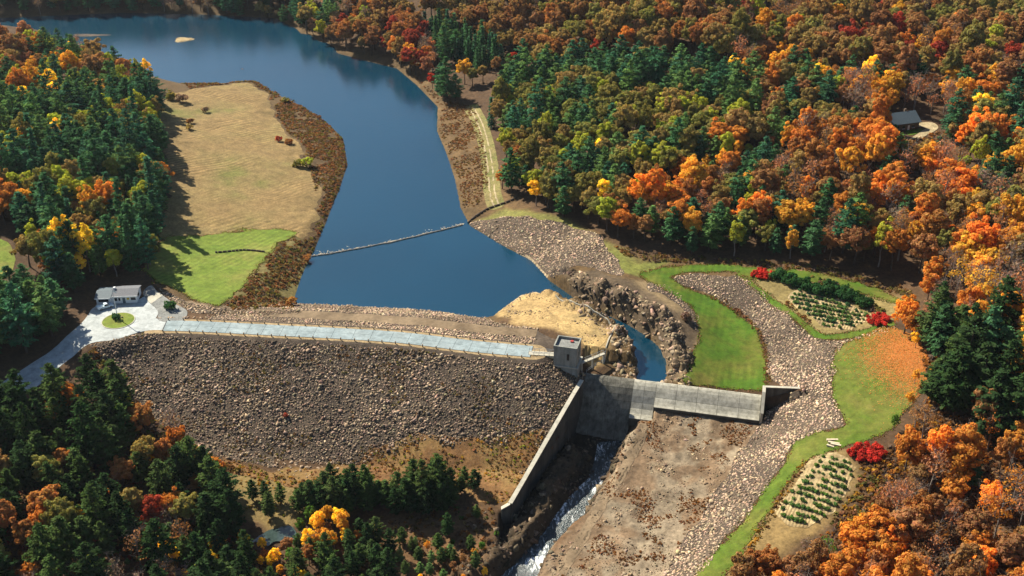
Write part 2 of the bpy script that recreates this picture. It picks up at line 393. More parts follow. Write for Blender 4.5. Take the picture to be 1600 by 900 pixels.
# right abutment: the floor of the bay is cut below the wing wall, riprap climbs from it
kb = (ss_ >= SLEN + 0.4) & (ss_ < SLEN + 13) & (tt_ > 0.2) & (tt_ < 14)
Z = np.where(kb, np.minimum(Z, -3.4 + (ss_ - SLEN) * 0.62 + np.maximum(tt_ - 1.5, 0) * 0.16), Z)

# ---- dam clipped by the walls
ZD = np.where(cw | ((wn_ > -0.3) & (wt > -30) & (d_s > 3.5)), -99, ZD)
ZD = np.where((arc >= arc.max() - 0.01) & (d_s < 0) & ((dd > 16.5) | (wn_ > -6)), -99, ZD)
ZD = np.where(fill, np.minimum(ZD, wall_top(wt) - 0.5 + np.maximum(-wn_ - 2, 0) * 0.6), ZD)
Z = np.where(fill, np.minimum(Z, np.maximum(wall_top(wt) - 0.6, -30) + np.maximum(-wn_ - 2, 0) * 0.6), Z)
arc_px = arc
ZF = np.maximum(Z, ZD)
Zg = Z.reshape(SH); ZDg = ZD.reshape(SH); ZFg = ZF.reshape(SH)

def zat(x, y, A_=None):
    A_ = ZFg if A_ is None else A_
    x = np.asarray(x, float); y = np.asarray(y, float)
    i = np.clip(np.searchsorted(xs, x) - 1, 0, len(xs) - 2); j = np.clip(np.searchsorted(ys, y) - 1, 0, len(ys) - 2)
    fx = np.clip((x - xs[i]) / (xs[i + 1] - xs[i]), 0, 1); fy = np.clip((y - ys[j]) / (ys[j + 1] - ys[j]), 0, 1)
    return (A_[j, i] * (1 - fx) + A_[j, i + 1] * fx) * (1 - fy) + (A_[j + 1, i] * (1 - fx) + A_[j + 1, i + 1] * fx) * fy

_T = np.concatenate([np.arange(120, 520, 1.0), np.arange(520, 1600, 2.5)])
def G(px, py, dz=0.0):
    """where the line of sight through a picture point meets the built ground"""
    d = ray(px, py); t = _T / d[1]
    X_, Y_, Z_ = d[0] * t, d[1] * t, CAM_H + d[2] * t
    k = np.nonzero(Z_ <= np.maximum(zat(X_, Y_), -1e9))[0]
    i = k[0] if len(k) else len(_T) - 1
    return np.array([X_[i], Y_[i], float(zat(X_[i], Y_[i])) + dz])
def GXY(pts): return np.array([G(a, b)[:2] for a, b in pts])

def patch(name, S, mat, lift=0.06, zarr=None, const=None, smooth_=True, parent=None):
    """the ground inside a signed-distance field, cut cleanly along its zero line"""
    S = S.reshape(SH); zz = (ZFg if zarr is None else zarr)
    ins = S < 0
    cnt = ins[:-1, :-1].astype(int) + ins[1:, :-1] + ins[:-1, 1:] + ins[1:, 1:]
    jj, ii = np.nonzero(cnt > 0)
    nx = SH[1]; V = []; idx = {}; Q = []; Tn = []
    def vid(j, i):
        k = j * nx + i
        if k not in idx: idx[k] = len(V); V.append((xs[i], ys[j], (zz[j, i] if const is None else const) + lift))
        return idx[k]
    def eid(j0, i0, j1, i1):
        k = (min((j0, i0), (j1, i1)), max((j0, i0), (j1, i1)))
        if k not in idx:
            (a, b), (c, d) = k; s0, s1 = S[a, b], S[c, d]; t = s0 / (s0 - s1)
            z0 = zz[a, b] if const is None else const; z1 = zz[c, d] if const is None else const
            idx[k] = len(V); V.append((xs[b] + (xs[d] - xs[b]) * t, ys[a] + (ys[c] - ys[a]) * t, z0 + (z1 - z0) * t + lift))
        return idx[k]
    F = []
    for j, i in zip(jj.tolist(), ii.tolist()):
        cs = [(j, i), (j, i + 1), (j + 1, i + 1), (j + 1, i)]
        if cnt[j, i] == 4: F.append(tuple(vid(*c) for c in cs)); continue
        poly = []
        for a, b in zip(cs, cs[1:] + cs[:1]):
            ia, ib = ins[a], ins[b]
            if ia: poly.append(vid(*a))
            if ia != ib: poly.append(eid(*a, *b))
        if len(poly) > 2: F.append(tuple(poly))
    me = bpy.data.meshes.new(name); me.from_pydata(V, [], F); me.update()
    if smooth_: me.polygons.foreach_set('use_smooth', np.ones(len(F), bool))
    return link_mesh(name, me, mat, parent)

# ------------------------------------------------------------------ materials of the setting
mat_ground('ground_mat', [], 0.05, 0.9, attr=True, bump=0.6)
mat_ground('meadow_mat', [(0.3, (0.135, 0.095, 0.035)), (0.43, (0.235, 0.158, 0.064)), (0.56, (0.215, 0.158, 0.060)), (0.68, (0.15, 0.145, 0.038))], 0.03, 1.3, (0.13, 0.75, 0.45, 18.0), 0.6)
mat_ground('lawn_mat', [(0.3, (0.095, 0.155, 0.016)), (0.5, (0.14, 0.185, 0.026)), (0.68, (0.2, 0.185, 0.045))], 0.06, 2.2, (0.14, 0.5, 0.22, 2.5), 0.25, dark=(0.75, 0.92))
mat_ground('lawn_right_mat', [(0.28, (0.035, 0.095, 0.006)), (0.46, (0.06, 0.115, 0.009)), (0.58, (0.10, 0.12, 0.016)), (0.7, (0.15, 0.13, 0.03))], 0.06, 2.2, (0.14, 0.25, 0.22, 2.5), 0.25, dark=(0.75, 0.92))
mat_ground('lawn_dry_mat', [(0.28, (0.045, 0.10, 0.008)), (0.46, (0.08, 0.118, 0.013)), (0.6, (0.125, 0.13, 0.024)), (0.72, (0.17, 0.14, 0.04))], 0.05, 2.2, (0.12, 0.9, 0.25, 4.0), 0.25, dark=(0.75, 0.92))
mat_ground('trail_mat', [(0.3, (0.13, 0.14, 0.035)), (0.7, (0.25, 0.2, 0.08))], 0.15, 1.6, bump=0.3)
mat_ground('rut_mat', [(0.3, (0.30, 0.24, 0.13)), (0.7, (0.42, 0.34, 0.2))], 0.3, 1.6, bump=0.3)
mat_ground('dirt_mat', [(0.3, (0.155, 0.11, 0.065)), (0.7, (0.235, 0.172, 0.105))], 0.12, 1.1, bump=0.3, dark=(0.75, 0.92))
mat_ground('wet_rut_mat', [(0.3, (0.085, 0.06, 0.035)), (0.7, (0.15, 0.11, 0.065))], 0.3, 1.6, bump=0.3)
mat_ground('straw_mat', [(0.3, (0.20, 0.14, 0.065)), (0.7, (0.46, 0.36, 0.19))], 0.35, 1.0, (0.36, 0.5, 0.9, 1.5), 0.6)
mat_ground('gravel_mat', [(0.3, (0.19, 0.195, 0.18)), (0.7, (0.27, 0.27, 0.25))], 0.2, 3.0, bump=0.2)
mat_ground('asphalt_mat', [(0.3, (0.33, 0.36, 0.35)), (0.7, (0.44, 0.46, 0.44))], 0.12, 2.5, bump=0.08, dark=(0.85, 0.82))
mat_ground('slab_mat', [(0.3, (0.21, 0.265, 0.275)), (0.7, (0.29, 0.34, 0.34))], 0.12, 2.5, bump=0.08, dark=(0.85, 0.82))
mat_ground('joint_mat', [(0.3, (0.05, 0.055, 0.06)), (0.7, (0.08, 0.08, 0.08))], 0.3, 2.0, bump=0.1)
mat_ground('shoulder_mat', [(0.3, (0.26, 0.185, 0.095)), (0.7, (0.38, 0.28, 0.15))], 0.3, 2.0, bump=0.3)
mat_ground('sand_mat', [(0.25, (0.25, 0.185, 0.085)), (0.45, (0.42, 0.29, 0.12)), (0.7, (0.50, 0.34, 0.14))], 0.09, 1.4, bump=0.35)
mat_ground('fill_mat', [(0.3, (0.06, 0.045, 0.034)), (0.7, (0.12, 0.09, 0.062))], 0.1, 1.4, bump=0.7)

def mat_stone(name, lo, hi, pink):
    t = NT(name); a = t.node('ShaderNodeAttribute', attribute_name='tint').outputs[0]; p = t.pos()
    n = t.noise(1.4, 5, 0.7, p)
    col = t.mix(1.0, t.ramp(n.outputs[0], [(0.3, lo), (0.55, hi), (0.75, pink)]), a, 'MULTIPLY')
    t.bsdf(col, 0.9, 0.2, n.outputs[0], 0.5, 0.2); MAT[name] = t.m
mat_stone('stone_mat', (0.165, 0.116, 0.074), (0.33, 0.238, 0.155), (0.48, 0.355, 0.24))
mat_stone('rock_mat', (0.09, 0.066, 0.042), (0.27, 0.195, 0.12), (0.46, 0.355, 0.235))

def mat_concrete(name, lo, hi, streak=0.6):
    t = NT(name); p = t.pos()
    mp = t.node('ShaderNodeMapping'); mp.inputs['Scale'].default_value = (1, 1, 0.12); t.link(p, mp.inputs[0])
    n1 = t.noise(0.9, 5, 0.65, mp.outputs[0]); n2 = t.noise(0.25, 4, 0.6, p); n3 = t.noise(5, 4, 0.7, p)
    col = t.ramp(n2.outputs[0], [(0.3, lo), (0.7, hi)])
    col = t.mix(streak, col, t.mix(1.0, col, t.ramp(n1.outputs[0], [(0.35, (0.45, 0.43, 0.38)), (0.6, (1.12, 1.1, 1.05))]), 'MULTIPLY'))
    col = t.mix(1.0, col, t.ramp(n3.outputs[0], [(0.3, 0.8), (0.7, 1.15)]), 'MULTIPLY')
    t.bsdf(col, 0.85, 0.25, n3.outputs[0], 0.2, 0.04); MAT[name] = t.m
mat_concrete('concrete_mat', (0.28, 0.27, 0.22), (0.46, 0.44, 0.36))
mat_concrete('stained_shade_mat', (0.085, 0.083, 0.07), (0.22, 0.21, 0.17), 0.9); mat_concrete('shaded_wall_mat', (0.045, 0.045, 0.04), (0.10, 0.095, 0.08), 0.8); mat_concrete('joint_concrete', (0.05, 0.05, 0.042), (0.09, 0.09, 0.075))  # left-bay and wall concretes darkened: cast shade is put into their colour
mat_concrete('tower_mat', (0.20, 0.21, 0.19), (0.33, 0.33, 0.29), 0.5)
mat_concrete('cap_mat', (0.36, 0.34, 0.27), (0.50, 0.47, 0.38), 0.3)
mat_plain('white_paint', (0.75, 0.76, 0.74), 0.6, 0.4, 0.06); mat_plain('roof_grey', (0.13, 0.135, 0.145), 0.8, 0.3, 0.2, 2.0)  # roof grey darkened to carry the shade of the trees
mat_plain('roof_blue', (0.085, 0.115, 0.13), 0.7, 0.3, 0.15, 2.0)
mat_plain('dark_glass', (0.015, 0.018, 0.022), 0.12, 0.5, 0.1); mat_plain('metal_grey', (0.35, 0.36, 0.36), 0.5, 0.5, 0.15, 3.0)
mat_plain('yellow_paint', (0.6, 0.4, 0.03), 0.6, 0.3, 0.1); mat_plain('red_paint', (0.4, 0.05, 0.04), 0.6, 0.3, 0.1)
mat_plain('timber_dark', (0.06, 0.045, 0.035), 0.85, 0.2, 0.3, 2.0); mat_plain('timber_pale', (0.55, 0.46, 0.32), 0.85, 0.2, 0.2, 2.0)
mat_plain('timber_brown', (0.24, 0.16, 0.09), 0.85, 0.2, 0.3, 2.0); mat_plain('rubber', (0.02, 0.02, 0.02), 0.9, 0.2, 0.2)
mat_plain('truck_paint', (0.55, 0.66, 0.70), 0.35, 0.5, 0.04); mat_plain('bark', (0.075, 0.055, 0.04), 0.9, 0.15, 0.35, 1.0)
mat_plain('bark_pale', (0.20, 0.17, 0.145), 0.9, 0.15, 0.3, 1.0); mat_plain('boom_mat', (0.24, 0.21, 0.175), 0.8, 0.2, 0.35, 1.2)
mat_plain('house_wall', (0.12, 0.085, 0.06), 0.8, 0.2, 0.15); mat_plain('froth', (0.75, 0.77, 0.76), 0.6, 0.3, 0.1, 2.0)

t = NT('water_mat'); p = t.pos(); mp = t.node('ShaderNodeMapping'); mp.inputs['Scale'].default_value = (1.0, 0.6, 1.0); t.link(p, mp.inputs[0])
w1 = t.noise(0.7, 3, 0.6, mp.outputs[0]); w2 = t.noise(0.03, 2, 0.5, p)
hh = t.math('MULTIPLY', w1.outputs[0], t.ramp(w2.outputs[0], [(0.3, 0.5), (0.7, 1.0)]))
t.bsdf(t.ramp(t.noise(0.012, 3, 0.5, p).outputs[0], [(0.3, (0.001, 0.024, 0.046)), (0.7, (0.0015, 0.033, 0.062))]), 0.16, 1.0, hh, 0.22, 0.4)
wb_ = [n_ for n_ in t.n if n_.type == 'BSDF_PRINCIPLED'][0]; wb_.inputs['IOR'].default_value = 1.55; wb_.inputs['Specular Tint'].default_value = (0.55, 0.92, 1.0, 1)
MAT['water_mat'] = t.m
mat_plain('pond_mat', (0.035, 0.055, 0.05), 0.12, 0.5, 0.3, 0.6)
t = NT('river_mat'); p = t.pos(); mp = t.node('ShaderNodeMapping'); mp.inputs['Rotation'].default_value = (0, 0, -0.62); mp.inputs['Scale'].default_value = (1.0, 0.35, 1.0); t.link(p, mp.inputs[0])
n1 = t.noise(0.8, 6, 0.72, mp.outputs[0], 1.2); n2 = t.noise(0.09, 3, 0.5, p); n3 = t.noise(3.0, 4, 0.7, mp.outputs[0], 0.6)
f = t.math('ADD', t.math('MULTIPLY', n1.outputs[0], 0.75), t.math('MULTIPLY', n3.outputs[0], 0.35)); f = t.math('ADD', f, t.math('MULTIPLY', t.math('SUBTRACT', n2.outputs[0], 0.5), 0.55))
col = t.ramp(f, [(0.50, (0.012, 0.024, 0.026)), (0.575, (0.09, 0.12, 0.12)), (0.64, (0.75, 0.77, 0.75))])
t.bsdf(col, 0.25, 0.5, f, 0.8, 0.6); MAT['river_mat'] = t.m

# ------------------------------------------------------------------ ground colour zones
noiseA = fbm(gx / 7, gy / 7, 91, 4); noiseB = fbm(gx / 2.2, gy / 2.2, 14, 3)
zone = np.empty((len(gx), 3)); zone[:] = (0.085, 0.05, 0.026)
def paint(S, col, soft=1.5, amt=1.0, wob=2.0):
    w = (1 - smooth(-soft, soft, S + noiseA * wob)) * amt; w = w[:, None]
    zone[:] = zone * (1 - w) + np.array(col) * w
dry, brush, rockf = (0.21, 0.14, 0.055), (0.10, 0.064, 0.028), (0.235, 0.185, 0.125)
openleft = XY([(255,120),(340,128),(400,125),(450,150),(510,180),(545,215),(550,260),(530,330),(480,440),(460,500),(300,500),(250,470),(235,400),(262,330),(255,250),(235,160)], 3)
paint(sdf(openleft), brush, 2); paint(S_lake - 9, brush, 3)
paint(sdf(XY([(470,368),(440,385),(405,420),(380,455),(350,484),(455,486),(475,430),(490,395)], 3)), (0.165, 0.135, 0.048), 1.5)
rshore = GXY([(640,120),(690,160),(740,165),(785,290),(830,330),(900,350),(960,380),(1010,400),(1090,405),(1200,415),(1400,440),(1430,470),(1410,500),(1300,470),(1200,430),(1000,470),(900,430),(760,350),(710,280),(680,190)])
paint(sdf(rshore), (0.125, 0.078, 0.034), 3)
gshelf = GXY([(745,345),(790,325),(880,345),(960,385),(1000,410),(985,425),(930,370),(860,352),(800,342)]); paint(sdf(gshelf), (0.17, 0.165, 0.045), 2)
paint(sdf(GXY([(925,372),(960,390),(990,415),(1040,412),(1000,432),(975,425)])), (0.16, 0.17, 0.04), 1.5)
paint(sdf(GXY([(980,440),(1010,440),(1060,465),(1085,500),(1095,540),(1075,600),(1050,600),(1060,540),(1040,500),(1000,470)])), (0.24, 0.175, 0.095), 2)
paint(sdf(GXY([(870,425),(930,425),(985,440),(1060,490),(1090,520),(1080,550),(1060,600),(1035,600),(1045,560),(1020,525),(960,495),(900,465)])), (0.11, 0.08, 0.05), 1.5)
pen = GXY([(770,490),(798,473),(815,461),(836,455),(870,466),(920,486),(963,510),(950,540),(945,572),(925,580),(905,530),(870,520),(800,505)])
paint(sdf(pen), (0.36, 0.25, 0.11), 1.5)
floor_poly = GXY([(1020,645),(1190,655),(1165,700),(1125,770),(1060,870),(1030,930),(820,930),(860,870),(915,810),(945,755),(972,700),(985,665)])
paint(sdf(floor_poly), rockf, 1.5)
paint(np.where(sdf(floor_poly) < 2, sdf(floor_poly) * 0 + (noiseA - 0.05) * 12, 9), (0.15, 0.085, 0.042), 2, 0.6, 0)
paint(np.where(sdf(floor_poly) < 2, (-noiseB - fbm(gx / 3, gy / 9, 44) + 0.55) * 9, 9), (0.34, 0.28, 0.19), 1, 0.5, 0)
paint(sdf(chute_poly) - 0.5, (0.030, 0.024, 0.017), 1.0); paint(rd - 3.5, (0.075, 0.052, 0.03), 2.0)  # chute floor and ridge painted dark to stand for the wall's shade
brown_poly = GXY([(560,728),(600,700),(645,682),(760,690),(850,672),(840,720),(790,785),(740,790),(730,760),(600,760),(480,765),(340,735),(350,715),(430,738)])
paint(sdf(brown_poly), (0.17, 0.095, 0.04), 2); paint(np.where(sdf(brown_poly) < 1, (noiseA - 0.02) * 14, 9), (0.26, 0.17, 0.05), 2, 0.8, 0)
paint(sdf(GXY([(330,728),(480,750),(560,755),(560,800),(420,830),(340,790)])), (0.20, 0.145, 0.055), 2)
paint(sdf(GXY([(580,800),(760,790),(760,900),(560,900)])), (0.15, 0.085, 0.04), 3)
terr = GXY([(1150,425),(1300,432),(1420,465),(1400,500),(1340,520),(1285,530),(1230,490)]); paint(sdf(terr), (0.20, 0.155, 0.06), 2)
paint(sdf(GXY([(1095,930),(1230,765),(1270,712),(1330,700),(1350,750),(1300,820),(1230,860),(1190,930)])), (0.22, 0.15, 0.06), 2)
shore = (S_lake > 0) & (gw < 0.5) & (gx > 0) & (gy < 640)
paint(np.where(shore, S_lake - 0.7, 9), (0.36, 0.29, 0.19), 0.6, 0.9, 1.0)

tri = []
nyG, nxG = SH
jj, ii = np.meshgrid(np.arange(nyG - 1), np.arange(nxG - 1), indexing='ij'); b0 = (jj * nxG + ii).ravel()
Fq = np.stack([b0, b0 + 1, b0 + 1 + nxG, b0 + nxG], 1)
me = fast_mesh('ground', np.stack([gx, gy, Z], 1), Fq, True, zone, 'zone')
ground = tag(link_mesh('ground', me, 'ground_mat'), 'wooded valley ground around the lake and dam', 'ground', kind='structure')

# water
S_w = S_lake - 7.0
S_w = np.maximum(S_w, np.where((ss_ > -12) & (ss_ < SLEN + 4) & (tt_ > -12), tt_ + 0.2, -99))
S_w = np.maximum(S_w, np.where((d_s > -14) & (gy < 380), 1.0, -99.0)); S_w = np.where((tt_ > -0.2) & (gy < 330), 5.0, S_w)
lake = tag(patch('lake', S_w, 'water_mat', 0.0, const=0.0), 'blue reservoir lake narrowing towards the spillway gorge', 'lake', kind='structure')
rv = []; rf = []
rr_ = spline(np.array([[*P(*q)] for q in RIV_R]), 8); rl_ = spline(np.array([[*P(*q)] for q in RIV_L]), 8)
NW = 14
for a, b in zip(rr_, rl_):
    for k in range(NW + 1):
        t_ = (k / NW) * 1.3 - 0.15; q = a * (1 - t_) + b * t_
        q[2] = rivz(q[1]) + 0.35 * float(fbm(np.array([q[0] / 2.0]), np.array([q[1] / 3.0]), 5, 3)[0]); rv.append(q)
for i in range(len(rr_) - 1):
    for k in range(NW): o_ = i * (NW + 1) + k; rf.append((o_, o_ + 1, o_ + NW + 2, o_ + NW + 1))
river = part('river', rv, rf, 'river_mat', label='dark rushing river with white water below the spillway', cat='river', kind='structure')
river.data.polygons.foreach_set('use_smooth', np.ones(len(rf), bool))
pond_c = G(432, 838); pS = np.hypot((gx - pond_c[0]) / 1.6, (gy - pond_c[1])) + noiseA * 3 + noiseB * 2.5 - 3.6
Zpond = float(zat(*pond_c[:2])); tag(patch('pond', pS, 'pond_mat', 0.0, const=Zpond + 0.25), 'small pale pond among the young pines below the dam', 'pond', kind='structure')

# ground covers
def px_patch(name, pts, mat, label, lift=0.07, wob=0.0, n=6, kind='structure', cat=None, smooth_poly=True):
    poly = GXY(pts)
    if smooth_poly: poly = spline(poly, n, True)
    S = sdf(poly) + noiseA * wob + (noiseB * 1.1 if wob > 1 else 0)
    return tag(patch(name, S, mat, lift), label, cat or name.replace('_', ' '), kind=kind), S, poly
meadow, S_meadow, _ = px_patch('meadow', [(262,152),(300,142),(375,131),(415,148),(432,190),(462,222),(478,262),(500,290),(497,330),(478,372),(455,368),(380,364),(262,378),(262,330),(258,250),(245,185)], 'meadow_mat', 'tan mown hay meadow with curved cutting lines beside the lake', 0.06, 3.0)
lawn_l, S_lawnl, _ = px_patch('lawn', [(255,378),(310,371),(385,360),(462,362),(440,378),(418,398),(398,420),(372,452),(345,479),(310,471),(270,455),(243,443),(230,415)], 'lawn_mat', 'bright green lawn between the white building and the hay meadow', 0.10, 3.0)
lawnA, S_A, _ = px_patch('lawn', [(1003,431),(1050,418),(1110,414),(1170,420),(1240,425),(1310,437),(1375,453),(1408,468),(1400,474),(1340,456),(1270,441),(1200,437),(1165,437),(1140,427),(1090,426),(1048,432),(1060,447),(1090,459),(1130,475),(1163,500),(1187,532),(1195,570),(1191,613),(1130,606),(1070,598),(1068,590),(1082,560),(1093,530),(1090,500),(1075,476),(1040,453)], 'lawn_right_mat', 'long curved green lawn behind the spillway crest', 0.08, 1.3, 4)
lawnB, S_B, _ = px_patch('lawn', [(1168,437),(1200,461),(1230,482),(1262,506),(1290,524),(1345,518),(1388,505),(1392,512),(1345,527),(1285,533),(1250,512),(1215,484),(1180,455),(1160,438)], 'lawn_right_mat', 'narrow green strip between the riprap and the upper shrub bed', 0.08, 1.0, 4)
lawnC, S_C, _ = px_patch('lawn', [(1375,515),(1340,527),(1312,545),(1300,590),(1303,622),(1316,652),(1322,668),(1290,674),(1258,684),(1236,705),(1212,745),(1160,818),(1085,905),(1128,905),(1185,830),(1225,765),(1265,715),(1320,702),(1375,680),(1405,655),(1435,612),(1445,575),(1435,540),(1405,518)], 'lawn_dry_mat', 'round green lawn at the forest edge with orange fallen leaves', 0.08, 1.3, 4)
sand, S_sand, _ = px_patch('sand_flat', [(868,505),(890,488),(925,500),(950,515),(940,545),(940,568),(925,572),(912,545),(905,528),(880,520)], 'sand_mat', 'yellow sandy flat beside the gate tower above the gorge', 0.06, 1.2, 5)
bed1, S_bed1, bed1_poly = px_patch('planting_bed', [(1232,468),(1262,452),(1300,463),(1338,480),(1364,493),(1340,513),(1302,520),(1268,503)], 'straw_mat', 'pale straw shrub bed with planted rows below the forest edge', 0.06, 2.5)
bed2, S_bed2, bed2_poly = px_patch('planting_bed', [(1265,722),(1300,708),(1325,718),(1338,745),(1318,785),(1290,815),(1240,824),(1210,806),(1240,762)], 'straw_mat', 'pale straw shrub bed in rows beside the red bush at lower right', 0.06, 2.5)

def strip(name, pts, half, mat, label, lift=0.08, wob=0.3, parent=None, n=8, world_pts=None):
    pl = spline(GXY(pts) if world_pts is None else world_pts, n)
    d, sd_, ar = line_dist(pl)
    o = patch(name, d + noiseB * wob - half, mat, lift, parent=parent)
    if parent is None: tag(o, label, name.replace('_', ' '), kind='structure')
    return o, pl, d * sd_
trail, tr_pl, tr_d = strip('trail', [(736,170),(752,200),(764,250),(769,300),(775,322)], 3.6, 'trail_mat', 'grassy two-rut trail along the right lake shore')
for off in (-1.0, 1.0):
    o = patch('wheel_rut', np.where(fbm(gx / 3, gy / 6, 50 + int(off)) > -0.25, np.abs(tr_d - off) - 0.38, 3.0) + np.where(np.abs(tr_d) > 3.4, 5, 0), 'rut_mat', 0.16, parent=trail)
ftrack, ft_pl, ft_d = strip('rock_track', [(1017,652),(1000,690),(960,760),(915,830),(872,905)], 1.5, 'dirt_mat', 'bare dirt vehicle track down the rock floor', 0.06, 0.8)
for off in (-0.75, 0.75):
    patch('wheel_rut', np.abs(ft_d - off) - 0.16 + noiseB * 0.35 + np.where(np.abs(ft_d) > 2.4, 5, 0), 'wet_rut_mat', 0.13, parent=ftrack)

# ------------------------------------------------------------------ dam embankment
S_dam = np.where(ZD > Z - 0.02, -1.0, 1.0) * np.minimum(np.abs(ZD - Z) + 0.01, 5)
S_dam = np.where((dd > 62) | (ZD < -50), 5.0, S_dam)
dam = tag(patch('embankment_dam', S_dam, 'fill_mat', 0.0, ZDg), 'long embankment dam faced with rough riprap stone between lake and valley', 'dam')
axL = arc.max()
def along(s_, off):
    """point on the crest at arc length s_, offset off towards the valley"""
    seg = np.linalg.norm(np.diff(axis, axis=0), axis=1); cum = np.concatenate([[0], np.cumsum(seg)])
    i = int(np.clip(np.searchsorted(cum, s_) - 1, 0, len(seg) - 1)); d = (axis[i + 1] - axis[i]) / seg[i]
    q = axis[i] + d * (s_ - cum[i]); return q + np.array([d[1], -d[0]]) * off, d
tag(patch('shoulder', np.maximum(np.abs(d_s) - 4.45, -arc + 2) + noiseB * 0.4, 'shoulder_mat', 0.03, ZFg, parent=dam), 'strip of pale yellow dry grass on both sides of the crest road')
track = patch('dirt_track', np.maximum(np.abs(d_s + 14.2) - 2.5 + noiseB * 0.4, np.maximum(7 - arc, arc - (axL - 1))), 'dirt_mat', 0.05, ZFg)
tag(track, 'brown dirt track along the upstream bench of the dam', 'dirt track', kind='structure')

px_rust = patch('rusty_flat', sdf(brown_poly) + noiseA * 2.0, mat_ground('rusty_mat', [(0.3, (0.13, 0.068, 0.028)), (0.5, (0.20, 0.105, 0.04)), (0.7, (0.26, 0.17, 0.06))], 0.08, 1.2, bump=0.6), 0.07); tag(px_rust, 'rusty brown grass flat between the dam toe and the training wall', 'grass', kind='structure')
# crest road: joint-filler bed with separate slabs
HW = 3.25
def strip_mesh(s0, s1, o0, o1, z, n=3, th=0.05):
    V = []; F = []
    for k in range(n + 1):
        s_ = s0 + (s1 - s0) * k / n
        for o_ in (o0, o1): q, _ = along(s_, o_); V.append((q[0], q[1], z))
    m = len(V); V += [(v[0], v[1], v[2] - th) for v in V]
    for k in range(n): a = 2 * k; F.append((a, a + 2, a + 3, a + 1))
    F += [(2 * k + m, 2 * k, 2 * k + 2, 2 * k + 2 + m)[::-1] for k in range(n)] + [(2 * k + 1, 2 * k + 1 + m, 2 * k + 3 + m, 2 * k + 3)[::-1] for k in range(n)]
    F += [(0, 1, 1 + m, m), (m - 2, 2 * m - 2, 2 * m - 1, m - 1)]
    return V, F
V, F = strip_mesh(8, axL - 0.4, -HW, HW, DAM_Z + 0.10, 60)
road = part('crest_road', V, F, 'joint_mat', label='blue-grey slab road along the dam crest with dark joints', cat='road', kind='structure')
s_ = 8.3; k = 0
while s_ < axL - 3:
    L = 4.6 + 2.2 * random.random(); sk = random.uniform(-0.25, 0.25)
    e_ = min(s_ + L, axL - 0.5)
    if e_ > axL - 4: e_ = axL - 0.5
    for (o0, o1) in ((-HW + 0.02, -0.03 + sk), (0.03 + sk, HW - 0.02)):
        j0 = random.uniform(-0.3, 0.3) if o0 > -1 else 0
        V, F = strip_mesh(s_ + 0.045, e_ - 0.045, o0, o1, DAM_Z + 0.145 + 0.012 * random.random(), 3); part('slab', V, F, 'slab_mat', road)
    s_ = e_
# parking court
PK = [(126,507),(143,486),(149,480.6),(162,470),(215,470),(227,464),(247,488),(246,501),(280,505),(345,507.5),(345,520),(253,518),(221,520.6),(178,532),(142,537),(100,572),(55,607),(0,632),(-60,655),(-60,632),(0,603),(50,570),(90,540)]
px_patch('parking_court', PK, 'asphalt_mat', 'pale asphalt parking court and lane by the white building', 0.07, 0.2, 4)
px_patch('gravel_yard', [(224,457.5),(236,448),(246,457),(270,473),(293,489),(281,505),(248,502),(247,488),(231,472)], 'gravel_mat', 'grey gravel yard beside the parking court', 0.09, 0.2, 4)
isl_c = P(185, 501.5, 8.0)
isl = tag(patch('grass_island', np.hypot(gx - isl_c[0], gy - isl_c[1]) - 5.0, 'lawn_mat', 0.2, const=8.0), 'round grass island in the parking court with the flagpole', 'lawn', kind='structure')
m = MB()
for k in range(40):
    a0, a1 = 2 * math.pi * k / 40, 2 * math.pi * (k + 1) / 40
    m.prism([(isl_c[0] + r * math.cos(a), isl_c[1] + r * math.sin(a)) for r, a in ((5.0, a0), (5.25, a0), (5.25, a1), (5.0, a1))], 7.95, 8.22)
m.build('kerb', 'cap_mat', isl)
px_patch('concrete_apron', [(228,468),(249,459),(255,463),(236,476)], 'cap_mat', 'pale concrete slab between the building and the gravel yard', 0.12, 0, 3, smooth_poly=False)

# ------------------------------------------------------------------ stones
def rock_template(seed, n=12, flat=0.75):
    r = np.random.default_rng(seed); import bmesh
    bm = bmesh.new(); q = r.normal(size=(n, 3)); q /= np.linalg.norm(q, axis=1)[:, None]; q *= r.uniform(0.8, 1.1, (n, 1)); q *= np.array([1.0, r.uniform(0.6, 0.9), r.uniform(0.5, flat)])
    for v in q: bm.verts.new(v)
    res = bmesh.ops.convex_hull(bm, input=bm.verts); bmesh.ops.delete(bm, geom=[g for g in res.get('geom_interior', []) if isinstance(g, bmesh.types.BMVert)], context='VERTS')
    bmesh.ops.triangulate(bm, faces=bm.faces[:]); bm.verts.index_update()
    V = np.array([v.co[:] for v in bm.verts]); F = np.array([[v.index for v in f.verts] for f in bm.faces]); bm.free(); return V, F
ROCKS = [rock_template(100 + k) for k in range(14)]; ANGULAR = [rock_template(300 + k, 8, 0.95) for k in range(12)]
def rand_rot(r, n, tilt=0.5):
    a = r.uniform(0, 2 * np.pi, n); b = r.normal(0, tilt, n); c = r.normal(0, tilt, n)
    ca, sa, cb, sb, cc, sc = np.cos(a), np.sin(a), np.cos(b), np.sin(b), np.cos(c), np.sin(c)
    Rz = np.zeros((n, 3, 3)); Rz[:, 0, 0] = ca; Rz[:, 0, 1] = -sa; Rz[:, 1, 0] = sa; Rz[:, 1, 1] = ca; Rz[:, 2, 2] = 1
    Rx = np.zeros((n, 3, 3)); Rx[:, 0, 0] = 1; Rx[:, 1, 1] = cb; Rx[:, 1, 2] = -sb; Rx[:, 2, 1] = sb; Rx[:, 2, 2] = cb
    Ry = np.zeros((n, 3, 3)); Ry[:, 1, 1] = 1; Ry[:, 0, 0] = cc; Ry[:, 0, 2] = sc; Ry[:, 2, 0] = -sc; Ry[:, 2, 2] = cc
    return Rz @ Rx @ Ry
